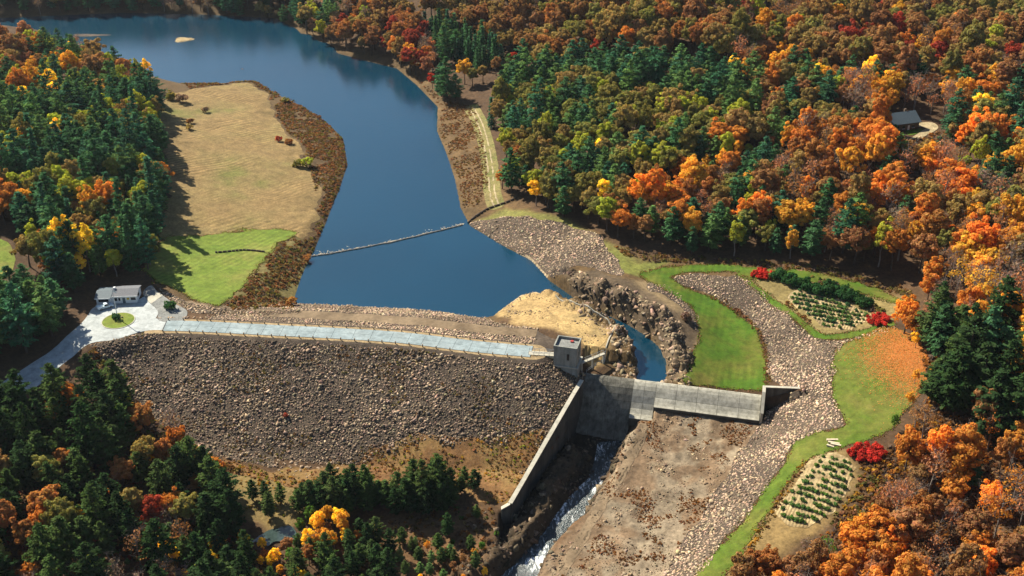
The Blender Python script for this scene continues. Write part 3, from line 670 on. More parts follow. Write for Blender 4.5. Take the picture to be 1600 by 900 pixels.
def stones(name, x, y, size, mat, label=None, parent=None, seed=1, sink=0.06, tone=(0.5, 1.6), shapes=None, **kw):
    shapes = ROCKS if shapes is None else shapes
    r = np.random.default_rng(seed); n = len(x); z = zat(x, y) - size * sink
    R = rand_rot(r, n); var = r.integers(0, len(shapes), n)
    tc = r.uniform(tone[0], tone[1], (n, 1)) * (1 + r.normal(0, 0.05, (n, 3))); tc = np.where(r.uniform(size=(n, 1)) < 0.05, tc * 1.4, tc)
    tc = tc * (1 + 0.7 * fbm(x / 11, y / 11, 203, 3) + 0.35 * fbm(x / 3.5, y / 3.5, 204, 2))[:, None].clip(.45, 1.7); size = size * (1 + 0.5 * fbm(x / 7, y / 7, 205, 3)).clip(.7, 1.4)
    VV, FF, TT, base = [], [], [], 0
    for k, (V, F) in enumerate(shapes):
        s = np.nonzero(var == k)[0]
        if len(s) == 0: continue
        v = np.einsum('nij,mj->nmi', R[s], V) * size[s][:, None, None] * 0.5 + np.stack([x[s], y[s], z[s]], 1)[:, None, :]
        f = F[None] + (np.arange(len(s)) * len(V))[:, None, None] + base
        VV.append(v.reshape(-1, 3)); FF.append(f.reshape(-1, 3)); TT.append(np.repeat(tc[s], len(V), 0)); base += len(s) * len(V)
    me = fast_mesh(name, np.vstack(VV), np.vstack(FF), False, np.vstack(TT)); me.materials.append(MAT[mat])
    o = bpy.data.objects.new(name, me); C.objects.link(o)
    if parent is not None: o.parent = parent
    return tag(o, label, kw.get('cat'), kw.get('group'), kw.get('kind', 'stuff'))
def one_stone(name, x, y, size, mat, parent, r, dz=None):
    V, F = ROCKS[r.integers(len(ROCKS))]; me = STONE_ME.get((id(V), mat))
    if me is None:
        me = fast_mesh(name, V * 0.5, F, False, np.ones((len(V), 3)) * r.uniform(0.8, 1.25)); me.materials.append(MAT[mat]); STONE_ME[(id(V), mat)] = me
    o = bpy.data.objects.new(name, me); C.objects.link(o); o.location = (x, y, float(zat(x, y)) - 0.1 * size if dz is None else dz)
    o.scale = (size * r.uniform(.85, 1.2), size * r.uniform(.8, 1.1), size * r.uniform(.7, 1.0)); o.rotation_euler = (r.normal(0, .35), r.normal(0, .35), r.uniform(0, 6.28))
    if parent is not None: o.parent = parent
    return o
STONE_ME = {}
def scatter(poly_or_fn, bbox, spacing, seed):
    r = np.random.default_rng(seed); x0, x1, y0, y1 = bbox
    nx, ny = int((x1 - x0) / spacing) + 1, int((y1 - y0) / (spacing * 0.9)) + 1
    X, Y = np.meshgrid(x0 + np.arange(nx) * spacing, y0 + np.arange(ny) * spacing * 0.9); X = X + (np.arange(ny)[:, None] % 2) * spacing * 0.5
    X = (X + r.uniform(-.42, .42, X.shape) * spacing).ravel(); Y = (Y + r.uniform(-.42, .42, Y.shape) * spacing).ravel()
    S = poly_or_fn(X, Y); k = S < 0; return X[k], Y[k], r
def bb(poly, m=1.0): return (poly[:, 0].min() - m, poly[:, 0].max() + m, poly[:, 1].min() - m, poly[:, 1].max() + m)
Sdamg = S_dam.reshape(SH)
lcorner = GXY([(142,541),(216,523),(262,522),(330,560),(420,660),(430,732),(380,724),(322,708),(275,680),(228,648),(180,596)])
patch('slope_apron', np.maximum(sdf(lcorner) + noiseA * 1.5, -S_dam - 2.0), 'fill_mat', 0.04, parent=dam)
def dam_down(X, Y):
    d, s, a = line_dist(axis, X, Y); ds = d * s
    grass = sdf(brown_poly, X, Y)
    ok = ((ds > 5.6) & (zat(X, Y, Sdamg) < 0.3) | (sdf(lcorner, X, Y) < 0)) & (grass + fbm(X / 5, Y / 5, 91, 3) * 4 > -1.5)
    return np.where(ok, -1.0, 1.0)
def dam_up(X, Y):
    d, s, a = line_dist(axis, X, Y); ds = d * s
    ok = ((ds < -5.2) & (ds > -11.6) | (ds < -16.9) & (ds > -33)) & (zat(X, Y, Sdamg) < 0.3) & (zat(X, Y) > -0.4) & (a > 4) & (a < axL - 0.5)
    return np.where(ok, -1.0, 1.0)
abb = (axis[:, 0].min() - 15, axis[:, 0].max() + 25, axis[:, 1].min() - 55, axis[:, 1].max() + 5)
x, y, r = scatter(dam_down, (abb[0] - 35, abb[1], abb[2], abb[3]), 0.68, 11); sz = np.clip(r.lognormal(math.log(0.86), 0.38, len(x)), 0.36, 2.0)
print('dam stones', len(x)); stones('riprap', x, y, sz, 'stone_mat', 'rough grey riprap stones covering the downstream face', dam, 12, kind='stuff', tone=(0.28, 1.2))
k = np.argsort(-sz)[:10]
ux, uy, ur = scatter(dam_up, (abb[0], abb[1], abb[2] + 50, abb[3] + 36), 0.85, 13); stones('riprap', ux, uy, np.clip(ur.lognormal(math.log(1.0), 0.25, len(ux)), 0.45, 1.4), 'stone_mat', 'pale riprap stones along the upstream waterline', dam, 14, tone=(0.8, 1.5), kind='stuff')
toe = spline(GXY([(430,728),(455,732),(480,734),(520,728),(560,722),(600,705),(640,684)]), 8); r = np.random.default_rng(5)
for i in range(170):                                               # the biggest stones, along the toe and here and there on the face
    if i < 90: q = toe[r.integers(len(toe))] + r.normal(0, 1.6, 2); s_ = r.uniform(1.1, 1.9)
    else: j = r.integers(len(x)); q = np.array([x[j], y[j]]); s_ = r.uniform(1.2, 1.75)
    one_stone('stone', q[0], q[1], s_, 'stone_mat', dam, r)

def riprap_zone(label, px, spacing, seed, tone=(0.6, 1.9), size=1.0, wob=2.0, mat='stone_mat', extra=None, lognorm=0.27):
    poly = spline(GXY(px), 4, True)
    f = lambda X, Y: sdf(poly, X, Y) + fbm(X / 6, Y / 6, seed, 3) * wob + (0 if extra is None else extra(X, Y))
    X, Y, r = scatter(f, bb(poly), spacing, seed)
    S = sdf(poly) + fbm(gx / 6, gy / 6, seed, 3) * wob
    o = tag(patch('riprap_slope', S, 'fill_mat', 0.05), label, 'riprap', kind='structure')
    print(label, len(X)); stones('riprap', X, Y, np.clip(r.lognormal(math.log(size), lognorm, len(X)), 0.4, 2.0), mat, None, o, seed + 1, tone=tone)
    return o
riprap_zone('grey riprap slope rising from the lake at the gorge mouth', [(737,353),(775,343),(800,340),(845,343),(900,356),(935,368),(950,390),(975,425),(960,432),(925,420),(900,416),(880,425),(858,434),(830,406),(790,385)], 0.82, 31)
riprap_zone('pinkish riprap band curving round the lawn and down beside the rock floor', [(1052,437),(1090,430),(1140,431),(1172,442),(1205,470),(1240,500),(1272,531),(1300,533),(1345,524),(1395,510),(1400,516),(1345,532),(1312,546),(1299,590),(1303,625),(1320,666),(1285,674),(1256,684),(1232,706),(1210,745),(1158,818),(1083,905),(1038,905),(1070,850),(1120,770),(1160,700),(1192,655),(1197,640),(1250,616),(1252,606),(1205,598),(1202,560),(1193,530),(1168,498),(1130,472),(1090,456)], 0.76, 33,
            extra=lambda X, Y: np.where(((X - SA[0]) * sdv[0] + (Y - SA[1]) * sdv[1] > SLEN - 2) & ((X - SA[0]) * sdv[0] + (Y - SA[1]) * sdv[1] < SLEN + 1.2) & (np.abs((X - SA[0]) * sn[0] + (Y - SA[1]) * sn[1] - 4) < 5), 9, 0))
riprap_zone('strip of riprap between the gravel yard and the green lawn', [(243,449),(252,452),(275,464),(310,478),(345,484),(420,484),(455,483),(470,490),(420,494),(340,493),(300,489),(270,473)], 0.85, 35, (0.7, 1.6))
riprap_zone('short row of pale stones beside the gorge rim track', [(1022,443),(1050,452),(1082,482),(1094,515),(1088,520),(1070,490),(1045,466),(1015,452)], 1.0, 37, (0.8, 1.5), 0.9)

X, Y, r = scatter(lambda X, Y: sdf(pen, X, Y) + 0.5 + 30 * (fbm(X / 5, Y / 5, 29, 3) < 0.02), bb(pen), 0.9, 38)
stones('rubble', X, Y, np.clip(r.lognormal(math.log(0.55), 0.5, len(X)), 0.2, 1.7), 'rock_mat', 'loose brown rubble on the point between lake and gorge', None, 39, cat='rubble', kind='stuff', tone=(0.4, 1.3))
# rock floor rubble
X, Y, r = scatter(lambda X, Y: sdf(floor_poly, X, Y) + 1 + 30 * (fbm(X / 4, Y / 4, 71, 3) < -0.02), bb(floor_poly), 0.7, 41)
stones('rubble', X, Y, np.clip(r.lognormal(math.log(0.42), 0.55, len(X)), 0.16, 1.8), 'rock_mat', 'loose pale rubble scattered over the rock floor', None, 42, cat='rubble', kind='stuff', tone=(0.6, 1.5))
X, Y, r = scatter(lambda X, Y: np.where((sdf(lake_poly, X, Y) > 0.1) & (sdf(lake_poly, X, Y) < 7.5) & (sdf(gorge_mask_poly, X, Y) < 0) & (zat(X, Y) > 0) & (X > 20), -1, 1), bb(gorge_mask_poly), 1.0, 43)
stones('gorge_rock', X, Y, np.clip(r.lognormal(math.log(1.8), 0.5, len(X)), 0.6, 4.4), 'rock_mat', 'broken tan rock ledges lining both walls of the gorge', None, 44, sink=0.2, shapes=ANGULAR, cat='rock ledge', kind='stuff', tone=(0.5, 1.45))
X, Y, r = scatter(lambda X, Y: np.where((line_dist(ridge, X, Y)[0] < 6.5) | ((sdf(river_poly, X, Y) > 0) & (sdf(river_poly, X, Y) < 5.5)), -1, 1), bb(river_poly, 18), 1.0, 45)
stones('river_rock', X, Y, np.clip(r.lognormal(math.log(1.45), 0.5, len(X)), 0.5, 4.2), 'rock_mat', 'jagged brown rocks along both banks of the river', None, 46, sink=0.25, shapes=ANGULAR, cat='rock', kind='stuff', tone=(0.15, 0.65))  # low tones put the chute's shade into the rock colour

# ------------------------------------------------------------------ spillway
spill = empty('spillway_weir', (*SA, 0.0)); tag(spill, 'long curved concrete spillway weir between the gate tower and the right abutment', 'spillway')
CREST = [(-1.3, 0.9), (-0.9, 1.6), (-0.4, 1.93), (0.2, 2.0), (0.9, 1.86), (1.9, 1.30), (3.0, 0.40)]
PROF_R = CREST + [(4.2, -0.75), (5.4, -1.55), (6.4, -2.05), (7.3, -2.25)]
PROF_M = CREST + [(4.2, -1.0), (5.4, -2.6), (6.6, -4.0), (8.0, -4.9), (10.2, -5.3)]
PROF_L = CREST + [(4.2, -1.0), (5.4, -2.7), (6.7, -4.7), (7.9, -6.7), (9.0, -8.7), (10.2, -10.8), (11.8, -12.9)]
def off(s, t, z): q = spt(s, t, z); return (q[0] - SA[0], q[1] - SA[1], z)
def weir_body(name, s0, s1, prof, zb, inset=0.10):
    """solid body behind the face panels"""
    n = len(prof); ring = [(prof[0][0], zb)] + [(t, z - (inset if 0 < i else 0)) for i, (t, z) in enumerate(prof)] + [(prof[-1][0], zb)]
    V = [off(s0, t, z) for t, z in ring] + [off(s1, t, z) for t, z in ring]; m = len(ring)
    F = [tuple(range(m)), tuple(range(2 * m - 1, m - 1, -1))] + [(k, m + k, m + (k + 1) % m, (k + 1) % m) for k in range(m)]
    return part(name, V, F, 'joint_concrete', spill)
def face_panel(s0, s1, seg, th=0.16, mat='concrete_mat'):
    g = 0.045; V = []; n = len(seg)
    for s in (s0 + g, s1 - g):
        for t, z in seg: V.append(off(s, t, z))
    m = 2 * n; V += [(v[0], v[1], v[2] - th) for v in V]; F = []
    for k in range(n - 1): F.append((k, k + 1, n + k + 1, n + k)); F.append((m + k, m + n + k, m + n + k + 1, m + k + 1))
    loop = list(range(n)) + list(range(2 * n - 1, n - 1, -1))
    for a, b in zip(loop, loop[1:] + loop[:1]): F.append((a, a + m, b + m, b))
    return part('face_panel', V, F, mat, spill)
def cut(seg, g=0.09):
    """shorten a run of profile points a little at the bottom so that the lift joint shows"""
    seg = [np.array(q, float) for q in seg]; d = seg[-1] - seg[-2]; seg[-1] = seg[-1] - d / np.linalg.norm(d) * g; return [tuple(q) for q in seg]
def section(s0, s1, prof, zb, width, rows, mat='concrete_mat'):
    weir_body('weir_body', s0, s1, prof, zb)
    n = max(1, round((s1 - s0) / width)); w = (s1 - s0) / n
    for k in range(n):
        for a, b in rows: face_panel(s0 + k * w, s0 + (k + 1) * w, cut(prof[a:b + 1]), mat=mat)
section(-0.5, S1, PROF_L, -14.5, 3.8, [(0, 6), (6, 8), (8, 9), (9, 10), (10, 11), (11, 13)], 'stained_shade_mat')  # stained left bay, with the tower's shade in its concrete colour
section(S1, S2, PROF_M, -8.0, 3.2, [(0, 6), (6, 8), (8, 11)])
section(S2, SLEN - 0.2, PROF_R, -3.15, 6.6, [(0, 7), (7, 10)])
MB().add(*(lambda q: (q, [(0, 1, 2, 3), (4, 7, 6, 5), (0, 4, 5, 1), (1, 5, 6, 2), (2, 6, 7, 3), (3, 7, 4, 0)]))([off(S2, -1.2, -6.5), off(SLEN - .2, -1.2, -6.5), off(SLEN - .2, 4.6, -6.5), off(S2, 4.6, -6.5), off(S2, -1.2, -3.1), off(SLEN - .2, -1.2, -3.1), off(SLEN - .2, 4.6, -3.1), off(S2, 4.6, -3.1)])).build('footing', 'concrete_mat', spill)
m = MB(); m.tube(off(S2 + 8.2, 0.2, 2.03), off(S2 + 8.2, 2.9, 0.06), 0.05, 0.05, 6).tube(off(S2 + 8.2, 2.9, 0.06), off(S2 + 8.2, 4.8, -1.78), 0.05, 0.05, 6).tube(off(S2 + 8.2, 4.8, -1.78), off(S2 + 8.2, 6.5, -2.2), 0.05, 0.05, 6)
m.build('rust_pipe', 'timber_brown', spill, label='thin rusty pipe running down the weir face')

# right abutment: pier along the flow and wing wall
ab = empty('abutment_wall', spt(SLEN + 0.3, 0, 0)); tag(ab, 'concrete wing wall with shaded bay at the right end of the spillway', 'wall')
def rel(base, *pts): return [(p[0] - base[0], p[1] - base[1], p[2]) for p in pts]
abb_ = spt(SLEN + 0.3, 0, 0)
def wall_prism(pl, tops, zb, th, name, mat, parent, base, cap=None):
    """wall along a polyline with given top heights"""
    pl = [np.array(q[:2]) for q in pl]; nrm = []
    for i in range(len(pl)):
        d = pl[min(i + 1, len(pl) - 1)] - pl[max(i - 1, 0)]; d /= np.linalg.norm(d); nrm.append(np.array([-d[1], d[0]]) * th / 2)
    V = []; F = []
    zbs = zb if isinstance(zb, (list, tuple, np.ndarray)) else [zb] * len(pl)
    for q, nn, zt, z0 in zip(pl, nrm, tops, zbs):
        for sgn, z in ((-1, z0), (1, z0), (1, zt), (-1, zt)): V.append((q[0] + sgn * nn[0] - base[0], q[1] + sgn * nn[1] - base[1], z))
    n = len(pl)
    for i in range(n - 1):
        a = 4 * i; b = a + 4; F += [(a + k, a + (k + 1) % 4, b + (k + 1) % 4, b + k) for k in range(4)]
    F += [(3, 2, 1, 0), tuple(range(4 * n - 4, 4 * n))]
    return part(name, V, F, mat, parent)
pier = [spt(SLEN + 0.3, -1.2, 0), spt(SLEN + 0.3, 2, 0), spt(SLEN + 0.3, 7.2, 0)]
wall_prism(pier, [4.6, 4.4, 0.2], -6, 0.7, 'pier', 'concrete_mat', ab, abb_); wall_prism(pier, [4.85, 4.65, 0.45], [4.62, 4.42, 0.22], 0.95, 'coping', 'cap_mat', ab, abb_)
wing = [spt(SLEN + 0.7, -0.8, 0), spt(SLEN + 6, -1.2, 0), spt(SLEN + 12.5, -1.7, 0)]
wall_prism(wing, [4.6, 4.9, 5.2], -6, 0.7, 'wing_wall', 'shaded_wall_mat', ab, abb_); wall_prism(wing, [4.86, 5.16, 5.46], [4.62, 4.92, 5.22], 0.95, 'coping', 'cap_mat', ab, abb_)

# training wall: panels between the dam toe and the river
tw = empty('training_wall', (*W0, 0)); tag(tw, 'tall concrete training wall running from the gate tower down to the river', 'wall')
NP_ = 8
for k in range(NP_):
    t0 = -1.5 + (WLEN + 1.5) * k / NP_ + 0.02; t1 = -1.5 + (WLEN + 1.5) * (k + 1) / NP_ - 0.02
    pl = [W0 + wdir * t0, W0 + wdir * t1]; tp = [float(wall_top(t0)), float(wall_top(t1))]
    wall_prism(pl, tp, -16, 0.9, 'wall_panel', 'shaded_wall_mat', tw, W0); wall_prism(pl, [z + 0.3 for z in tp], [z + 0.01 for z in tp], 1.25, 'coping', 'cap_mat', tw, W0)  # panel concrete carries the shade of the river side in its colour
wall_prism([W1 + wdir * 0.02, W2], [-7.0, -8.6], -16, 0.9, 'wall_panel', 'shaded_wall_mat', tw, W0); wall_prism([W1 + wdir * 0.02, W2], [-6.7, -8.3], [-6.99, -8.59], 1.25, 'coping', 'cap_mat', tw, W0)

# ------------------------------------------------------------------ gate tower
R4 = [P(863, 539.6, 13.2), P(899.6, 544.4, 13.2), P(910, 529, 13.2), P(875, 524, 13.2)]
tc = sum(R4) / 4; ex = (R4[1] - R4[0]) + (R4[2] - R4[3]); ex[2] = 0; rz = math.atan2(ex[1], ex[0])
TWX = 0.5 * (np.linalg.norm(R4[1] - R4[0]) + np.linalg.norm(R4[2] - R4[3])); TWY = 0.5 * (np.linalg.norm(R4[3] - R4[0]) + np.linalg.norm(R4[2] - R4[1]))
print('tower', TWX, TWY, math.degrees(rz), tc)
hx, hy = TWX / 2, TWY / 2
tower = empty('gate_tower', (tc[0], tc[1], 0), rz); tag(tower, 'square concrete gate tower with flat parapet roof at the dam end', 'tower')
z0, zl, zr_ = -13.5, 6.4, 12.3
m = MB(); m.box(-hx, hx, -hy, hy, zl, zr_); m.build('shaft', 'tower_mat', tower)
m = MB(); m.box(-hx - .3, hx + .45, -hy - .3, hy + .4, z0, zl - .25); m.build('base', 'tower_mat', tower)
m = MB(); m.box(-hx - .42, hx + .62, -hy - .42, hy + .52, zl - .25, zl); m.build('ledge', 'cap_mat', tower)
m = MB(); m.box(-hx + .3, hx - .3, -hy + .3, hy - .3, zr_, zr_ + .12); m.build('roof', 'gravel_mat', tower)
for (a, b, c, d) in ((-hx - .1, hx + .1, -hy - .1, -hy + .3), (-hx - .1, hx + .1, hy - .3, hy + .1), (-hx - .1, -hx + .3, -hy + .3, hy - .3), (hx - .3, hx + .1, -hy + .3, hy - .3)):
    m = MB(); m.box(a, b, c, d, zr_ - .15, 13.2); m.build('parapet', 'tower_mat', tower)
m = MB(); m.box(.6, 1.5, 1.2, 2.0, zr_ + .12, zr_ + .5); m.build('roof_hatch', 'red_paint', tower)
def slit(x, y, w, h, zc, face):
    m = MB(); f = MB()
    if face == 'front': m.box(x - w / 2, x + w / 2, -hy - .03, -hy + .05, zc - h / 2, zc + h / 2); [f.box(x + s * (w / 2 + .1) - .1, x + s * (w / 2 + .1) + .1, -hy - .09, -hy + .02, zc - h / 2 - .1, zc + h / 2 + .1) for s in (-1, 1)]; f.box(x - w / 2 - .25, x + w / 2 + .25, -hy - .14, -hy + .02, zc - h / 2 - .3, zc - h / 2 - .1)
    else: m.box(hx - .05, hx + .03, y - w / 2, y + w / 2, zc - h / 2, zc + h / 2); [f.box(hx - .02, hx + .09, y + s * (w / 2 + .1) - .1, y + s * (w / 2 + .1) + .1, zc - h / 2 - .1, zc + h / 2 + .1) for s in (-1, 1)]
    w_ = m.build('window', 'dark_glass', tower); f.build('frame', 'tower_mat', w_)
slit(hx * 0.25, 0, 0.75, 2.2, 9.7, 'front'); slit(0, hy * -0.35, 0.7, 2.0, 9.7, 'side'); slit(0, hy * 0.4, 0.7, 2.0, 9.7, 'side')
for x_ in (-hx + .35, hx - .35):
    m = MB(); m.box(x_ - .3, x_ + .3, -hy - .12, -hy + .01, zl, zr_ - .2); m.build('pilaster', 'tower_mat', tower)
m = MB(); m.box(-hx * .35 - .25, -hx * .35 + .25, -hy - .75, -hy - .28, 1.5, 5.0); m.build('buttress', 'tower_mat', tower)
m = MB(); m.box(-hx - .06, -hx + .02, -.6, .6, 8.2, 10.4); m.build('door', 'timber_dark', tower)
# service bridge from the crest to the tower
b0, _ = along(axL - 1.0, 0.9); cR, sR = math.cos(rz), math.sin(rz)
b1 = np.array([tc[0] - cR * (hx + .1), tc[1] - sR * (hx + .1)]); bd = b1 - b0; BL = np.linalg.norm(bd); brz = math.atan2(bd[1], bd[0])
br = empty('service_bridge', (b0[0], b0[1], DAM_Z), brz); tag(br, 'short concrete footbridge from the crest road to the gate tower', 'bridge')
m = MB(); m.box(-.3, BL - .02, -1.1, 1.1, -.05, .22); m.build('deck', 'cap_mat', br)
for sgn in (-1, 1):
    m = MB(); m.box(-.3, BL - .05, sgn * .95 - .14, sgn * .95 + .14, -.75, -.06); m.build('girder', 'concrete_mat', br)
    m = MB(); m.tube((-.2, sgn * 1.0, 1.25), (BL - .1, sgn * 1.0, 1.25), .06, .06, 6); m.build('top_rail', 'metal_grey', br)
    m = MB(); m.tube((-.2, sgn * 1.0, .75), (BL - .1, sgn * 1.0, .75), .045, .045, 6); m.build('mid_rail', 'metal_grey', br)
    for k in range(6):
        x_ = -.15 + (BL - .15) * k / 5; m = MB(); m.tube((x_, sgn * 1.0, .2), (x_, sgn * 1.0, 1.28), .06, .06, 6); m.build('rail_post', 'metal_grey', br)
# low curb wall round the sand flat, walkway from the tower to it
def curb(pts, label, h=0.4, th=0.35, seg=4.0):
    pl = spline(GXY(pts), 6); o = empty('curb_wall', (*pl[0], float(zat(*pl[0])))); tag(o, label, 'wall')
    base = (pl[0][0], pl[0][1]); step = max(1, int(len(pl) / max(2, round(np.linalg.norm(np.diff(pl, axis=0), axis=1).sum() / seg))))
    i = 0
    while i < len(pl) - 1:
        j = min(i + step, len(pl) - 1); zz = [float(zat(*pl[k])) for k in range(i, j + 1)]
        q = wall_prism(pl[i:j + 1] + 0.0, [z + h for z in zz], [z - 1.2 for z in zz], th, 'curb_stone', 'concrete_mat', o, base)
        q.location.z = -o.location.z; i = j
curb([(868,465),(895,473),(925,487),(948,500),(962,511)], 'low concrete curb along the gorge rim of the sand flat')
curb([(961,513),(952,530),(946,550),(944,568)], 'low concrete curb at the river end of the sand flat')
q0 = np.array([tc[0] + cR * (hx + .4) + sR * -1.0, tc[1] + sR * (hx + .4) + cR * 1.0]); q1 = G(944, 570)[:2]; dq = q1 - q0
wk = empty('walkway', (q0[0], q0[1], 5.6), math.atan2(dq[1], dq[0])); tag(wk, 'narrow concrete walkway from the gate tower to the gorge curb', 'walkway')
LQ = np.linalg.norm(dq); m = MB(); m.box(0, LQ, -.5, .5, -.2, .1); m.build('deck', 'cap_mat', wk)
for sgn in (-1, 1):
    m = MB(); m.tube((0, sgn * .45, 1.0), (LQ, sgn * .45, 1.0), .05, .05, 6); m.build('rail', 'metal_grey', wk)
    for k in range(5): m = MB(); m.tube((.2 + (LQ - .4) * k / 4, sgn * .45, .1), (.2 + (LQ - .4) * k / 4, sgn * .45, 1.0), .05, .05, 6); m.build('rail_post', 'metal_grey', wk)
for k in range(3): m = MB(); m.box(.3 + k * (LQ - 1) / 2, .7 + k * (LQ - 1) / 2, -.3, .3, -8, -.2); m.build('support', 'concrete_mat', wk)
def link_fence(pts, label, h=1.3, seg=2.4):
    pl = [np.array(q) for q in pts]; o = empty('fence', pl[0]); tag(o, label, 'fence')
    for a, b in zip(pl[:-1], pl[1:]):
        L = np.linalg.norm(b - a); n = max(1, int(L / seg))
        for k in range(n + (b is pl[-1])):
            q = a + (b - a) * k / n - pl[0]; m = MB(); m.tube(q, q + [0, 0, h], .05, .05, 5); m.build('fence_post', 'metal_grey', o)
        for zz in (h, h * .55):
            m = MB(); m.tube(a - pl[0] + [0, 0, zz], b - pl[0] + [0, 0, zz], .035, .035, 5); m.build('fence_rail', 'metal_grey', o)
fa = G(944, 570); fb = np.array(spt(0.8, -0.3, 1.9)); fc = np.array(spt(-2.0, 0.3, 4.0))
link_fence([fa, (fa + fb) / 2 + [0, 0, .5], fb], 'thin metal fence from the curb down to the weir crest')

# ------------------------------------------------------------------ guard posts along the crest road
pv = MB().box(-.13, .13, -.13, .13, -.3, .85).box(-.15, .15, -.15, .15, .85, .92); pme = pymesh('guard_post', pv.V, pv.F); pme.materials.append(MAT['timber_brown'])
for side, nm in ((-1, 'lake'), (1, 'valley')):
    n = 27
    for k in range(n):
        s_ = axL - 3 - k * (axL - 8) / (n - 1) * 0.97; q, d = along(s_, side * 3.75)
        o = bpy.data.objects.new('guard_post', pme); C.objects.link(o); o.location = (q[0], q[1], DAM_Z + .02); o.rotation_euler = (random.uniform(-.05, .05), random.uniform(-.05, .05), math.atan2(d[1], d[0]))
        tag(o, f'short brown guard post on the {nm} side of the crest road, {ordn(k)} from the tower', 'post', f'guard posts on the {nm} side of the crest road')

# ------------------------------------------------------------------ white office building, truck, flagpole
f0 = P(153, 475.5, 8.0); f1 = P(214.5, 473, 8.0); bv = f1 - f0; BW = np.linalg.norm(bv); brz = math.atan2(bv[1], bv[0])
house = empty('office_building', f0, brz); tag(house, 'low white office building with grey roof in the shade of pines', 'building'); BD = 6.6; BH = 2.7
def hbox(name, mat, x0, x1, y0, y1, z0_, z1, par=house): m = MB(); m.box(x0, x1, y0, y1, z0_, z1); return m.build(name, mat, par)
hbox('wall', 'white_paint', 4.6, BW, 0, BD, -.3, BH); hbox('wall', 'white_paint', 0, 4.58, -.9, BD - .3, -.3, BH - .05)
def gable(name, x0, x1, y0, y1, z, rise, ov, mat):
    ym = (y0 + y1) / 2; th = .16
    V = [(x0 - ov, y0 - ov, z), (x1 + ov, y0 - ov, z), (x1 + ov, ym, z + rise), (x0 - ov, ym, z + rise), (x0 - ov, y1 + ov, z), (x1 + ov, y1 + ov, z)]
    V += [(a, b, c + th) for a, b, c in V]
    F = [(3, 2, 1, 0), (4, 5, 2, 3), (6, 7, 8, 9), (9, 8, 11, 10), (0, 1, 7, 6), (5, 4, 10, 11), (0, 6, 9, 3), (3, 9, 10, 4), (1, 2, 8, 7), (2, 5, 11, 8)]
    return part(name, V, F, mat, house)
r1 = gable('roof', 4.7, BW, 0, BD, BH + .02, .9, .45, 'roof_grey'); r2 = gable('roof', 0.0, 4.45, -.9, BD - .3, BH - .02, .85, .42, 'roof_blue'); r2['label'] = 'dark blue-grey roof of the projecting left wing'
for xg, (ya, yb), hz in ((BW - .02, (0, BD), BH), (0.02, (-.9, BD - .3), BH - .05)):
    part('gable_wall', [(xg - .08, ya, hz), (xg - .08, yb, hz), (xg - .08, (ya + yb) / 2, hz + .86), (xg + .08, ya, hz), (xg + .08, yb, hz), (xg + .08, (ya + yb) / 2, hz + .86)], [(0, 2, 1), (3, 4, 5), (0, 1, 4, 3), (1, 2, 5, 4), (2, 0, 3, 5)], 'white_paint', house)
hbox('fascia', 'white_paint', -.4, 4.6, -1.42, -1.34, BH - .12, BH + .16); hbox('fascia', 'white_paint', 4.72, BW + .45, -.56, -.47, BH - .1, BH + .2)
for x0, x1, y_, za, zb_ in ((.7, 3.9, -.9, 1.3, 2.2), (5.6, 6.5, 0, 1.0, 2.1), (6.9, 7.5, 0, 1.0, 2.1), (10.9, BW - .3, 0, 1.1, 2.1)):
    w_ = hbox('window', 'dark_glass', x0, x1, y_ - .03, y_ + .02, za, zb_); hbox('frame', 'white_paint', x0 - .1, x1 + .1, y_ - .07, y_ - .001, za - .14, za - .01, w_)
d_ = hbox('door', 'roof_blue', 8.2, 9.1, -.04, .03, 0, 2.1); hbox('handle', 'metal_grey', 8.95, 9.02, -.1, -.04, 1.0, 1.1, d_)
hbox('notice_board', 'yellow_paint', 9.6, 10.4, -.06, -.005, 1.3, 2.0)['label'] = 'small yellow board on the front wall'
w_ = hbox('window', 'dark_glass', BW - .02, BW + .03, 2, 4, 1.1, 2.1)
hbox('chimney', 'white_paint', 4.9, 5.6, 3.1, 3.8, BH + .5, BH + 1.7, r1)

tq = P(165, 481.5, 8.07); truck = empty('pickup_truck', tq, math.radians(35)); tag(truck, 'pale blue-white pickup truck parked at the white building', 'truck')
m = MB(); m.add([(-2.6, -.9, .45), (2.6, -.9, .45), (2.6, .9, .45), (-2.6, .9, .45), (-2.6, -.92, 1.02), (2.5, -.9, .98), (2.5, .9, .98), (-2.6, .92, 1.02)], [(0, 3, 2, 1), (4, 5, 6, 7), (0, 1, 5, 4), (1, 2, 6, 5), (2, 3, 7, 6), (3, 0, 4, 7)]); m.build('body', 'truck_paint', truck)
cab = part('cab', [(-.5, -.86, 1.0), (1.35, -.86, 1.0), (1.35, .86, 1.0), (-.5, .86, 1.0), (-.35, -.72, 1.78), (.65, -.72, 1.78), (.65, .72, 1.78), (-.35, .72, 1.78)], [(0, 3, 2, 1), (4, 5, 6, 7), (0, 1, 5, 4), (1, 2, 6, 5), (2, 3, 7, 6), (3, 0, 4, 7)], 'truck_paint', truck)
part('windscreen', [(.72, -.7, 1.74), (1.34, -.78, 1.1), (1.34, .78, 1.1), (.72, .7, 1.74)], [(0, 1, 2, 3)], 'dark_glass', cab)
for s in (-1, 1): part('side_window', [(-.35, s * .86, 1.15), (1.1, s * .86, 1.15), (.6, s * .76, 1.68), (-.28, s * .76, 1.68)], [(0, 1, 2, 3)], 'dark_glass', cab)
for s in (-1, 1): m = MB(); m.box(-2.6, -.55, s * .88 - .04, s * .88 + .04, 1.0, 1.3); m.build('bed_side', 'truck_paint', truck)
m = MB(); m.box(-2.6, -2.52, -.84, .84, 1.0, 1.3); m.build('tailgate', 'truck_paint', truck)
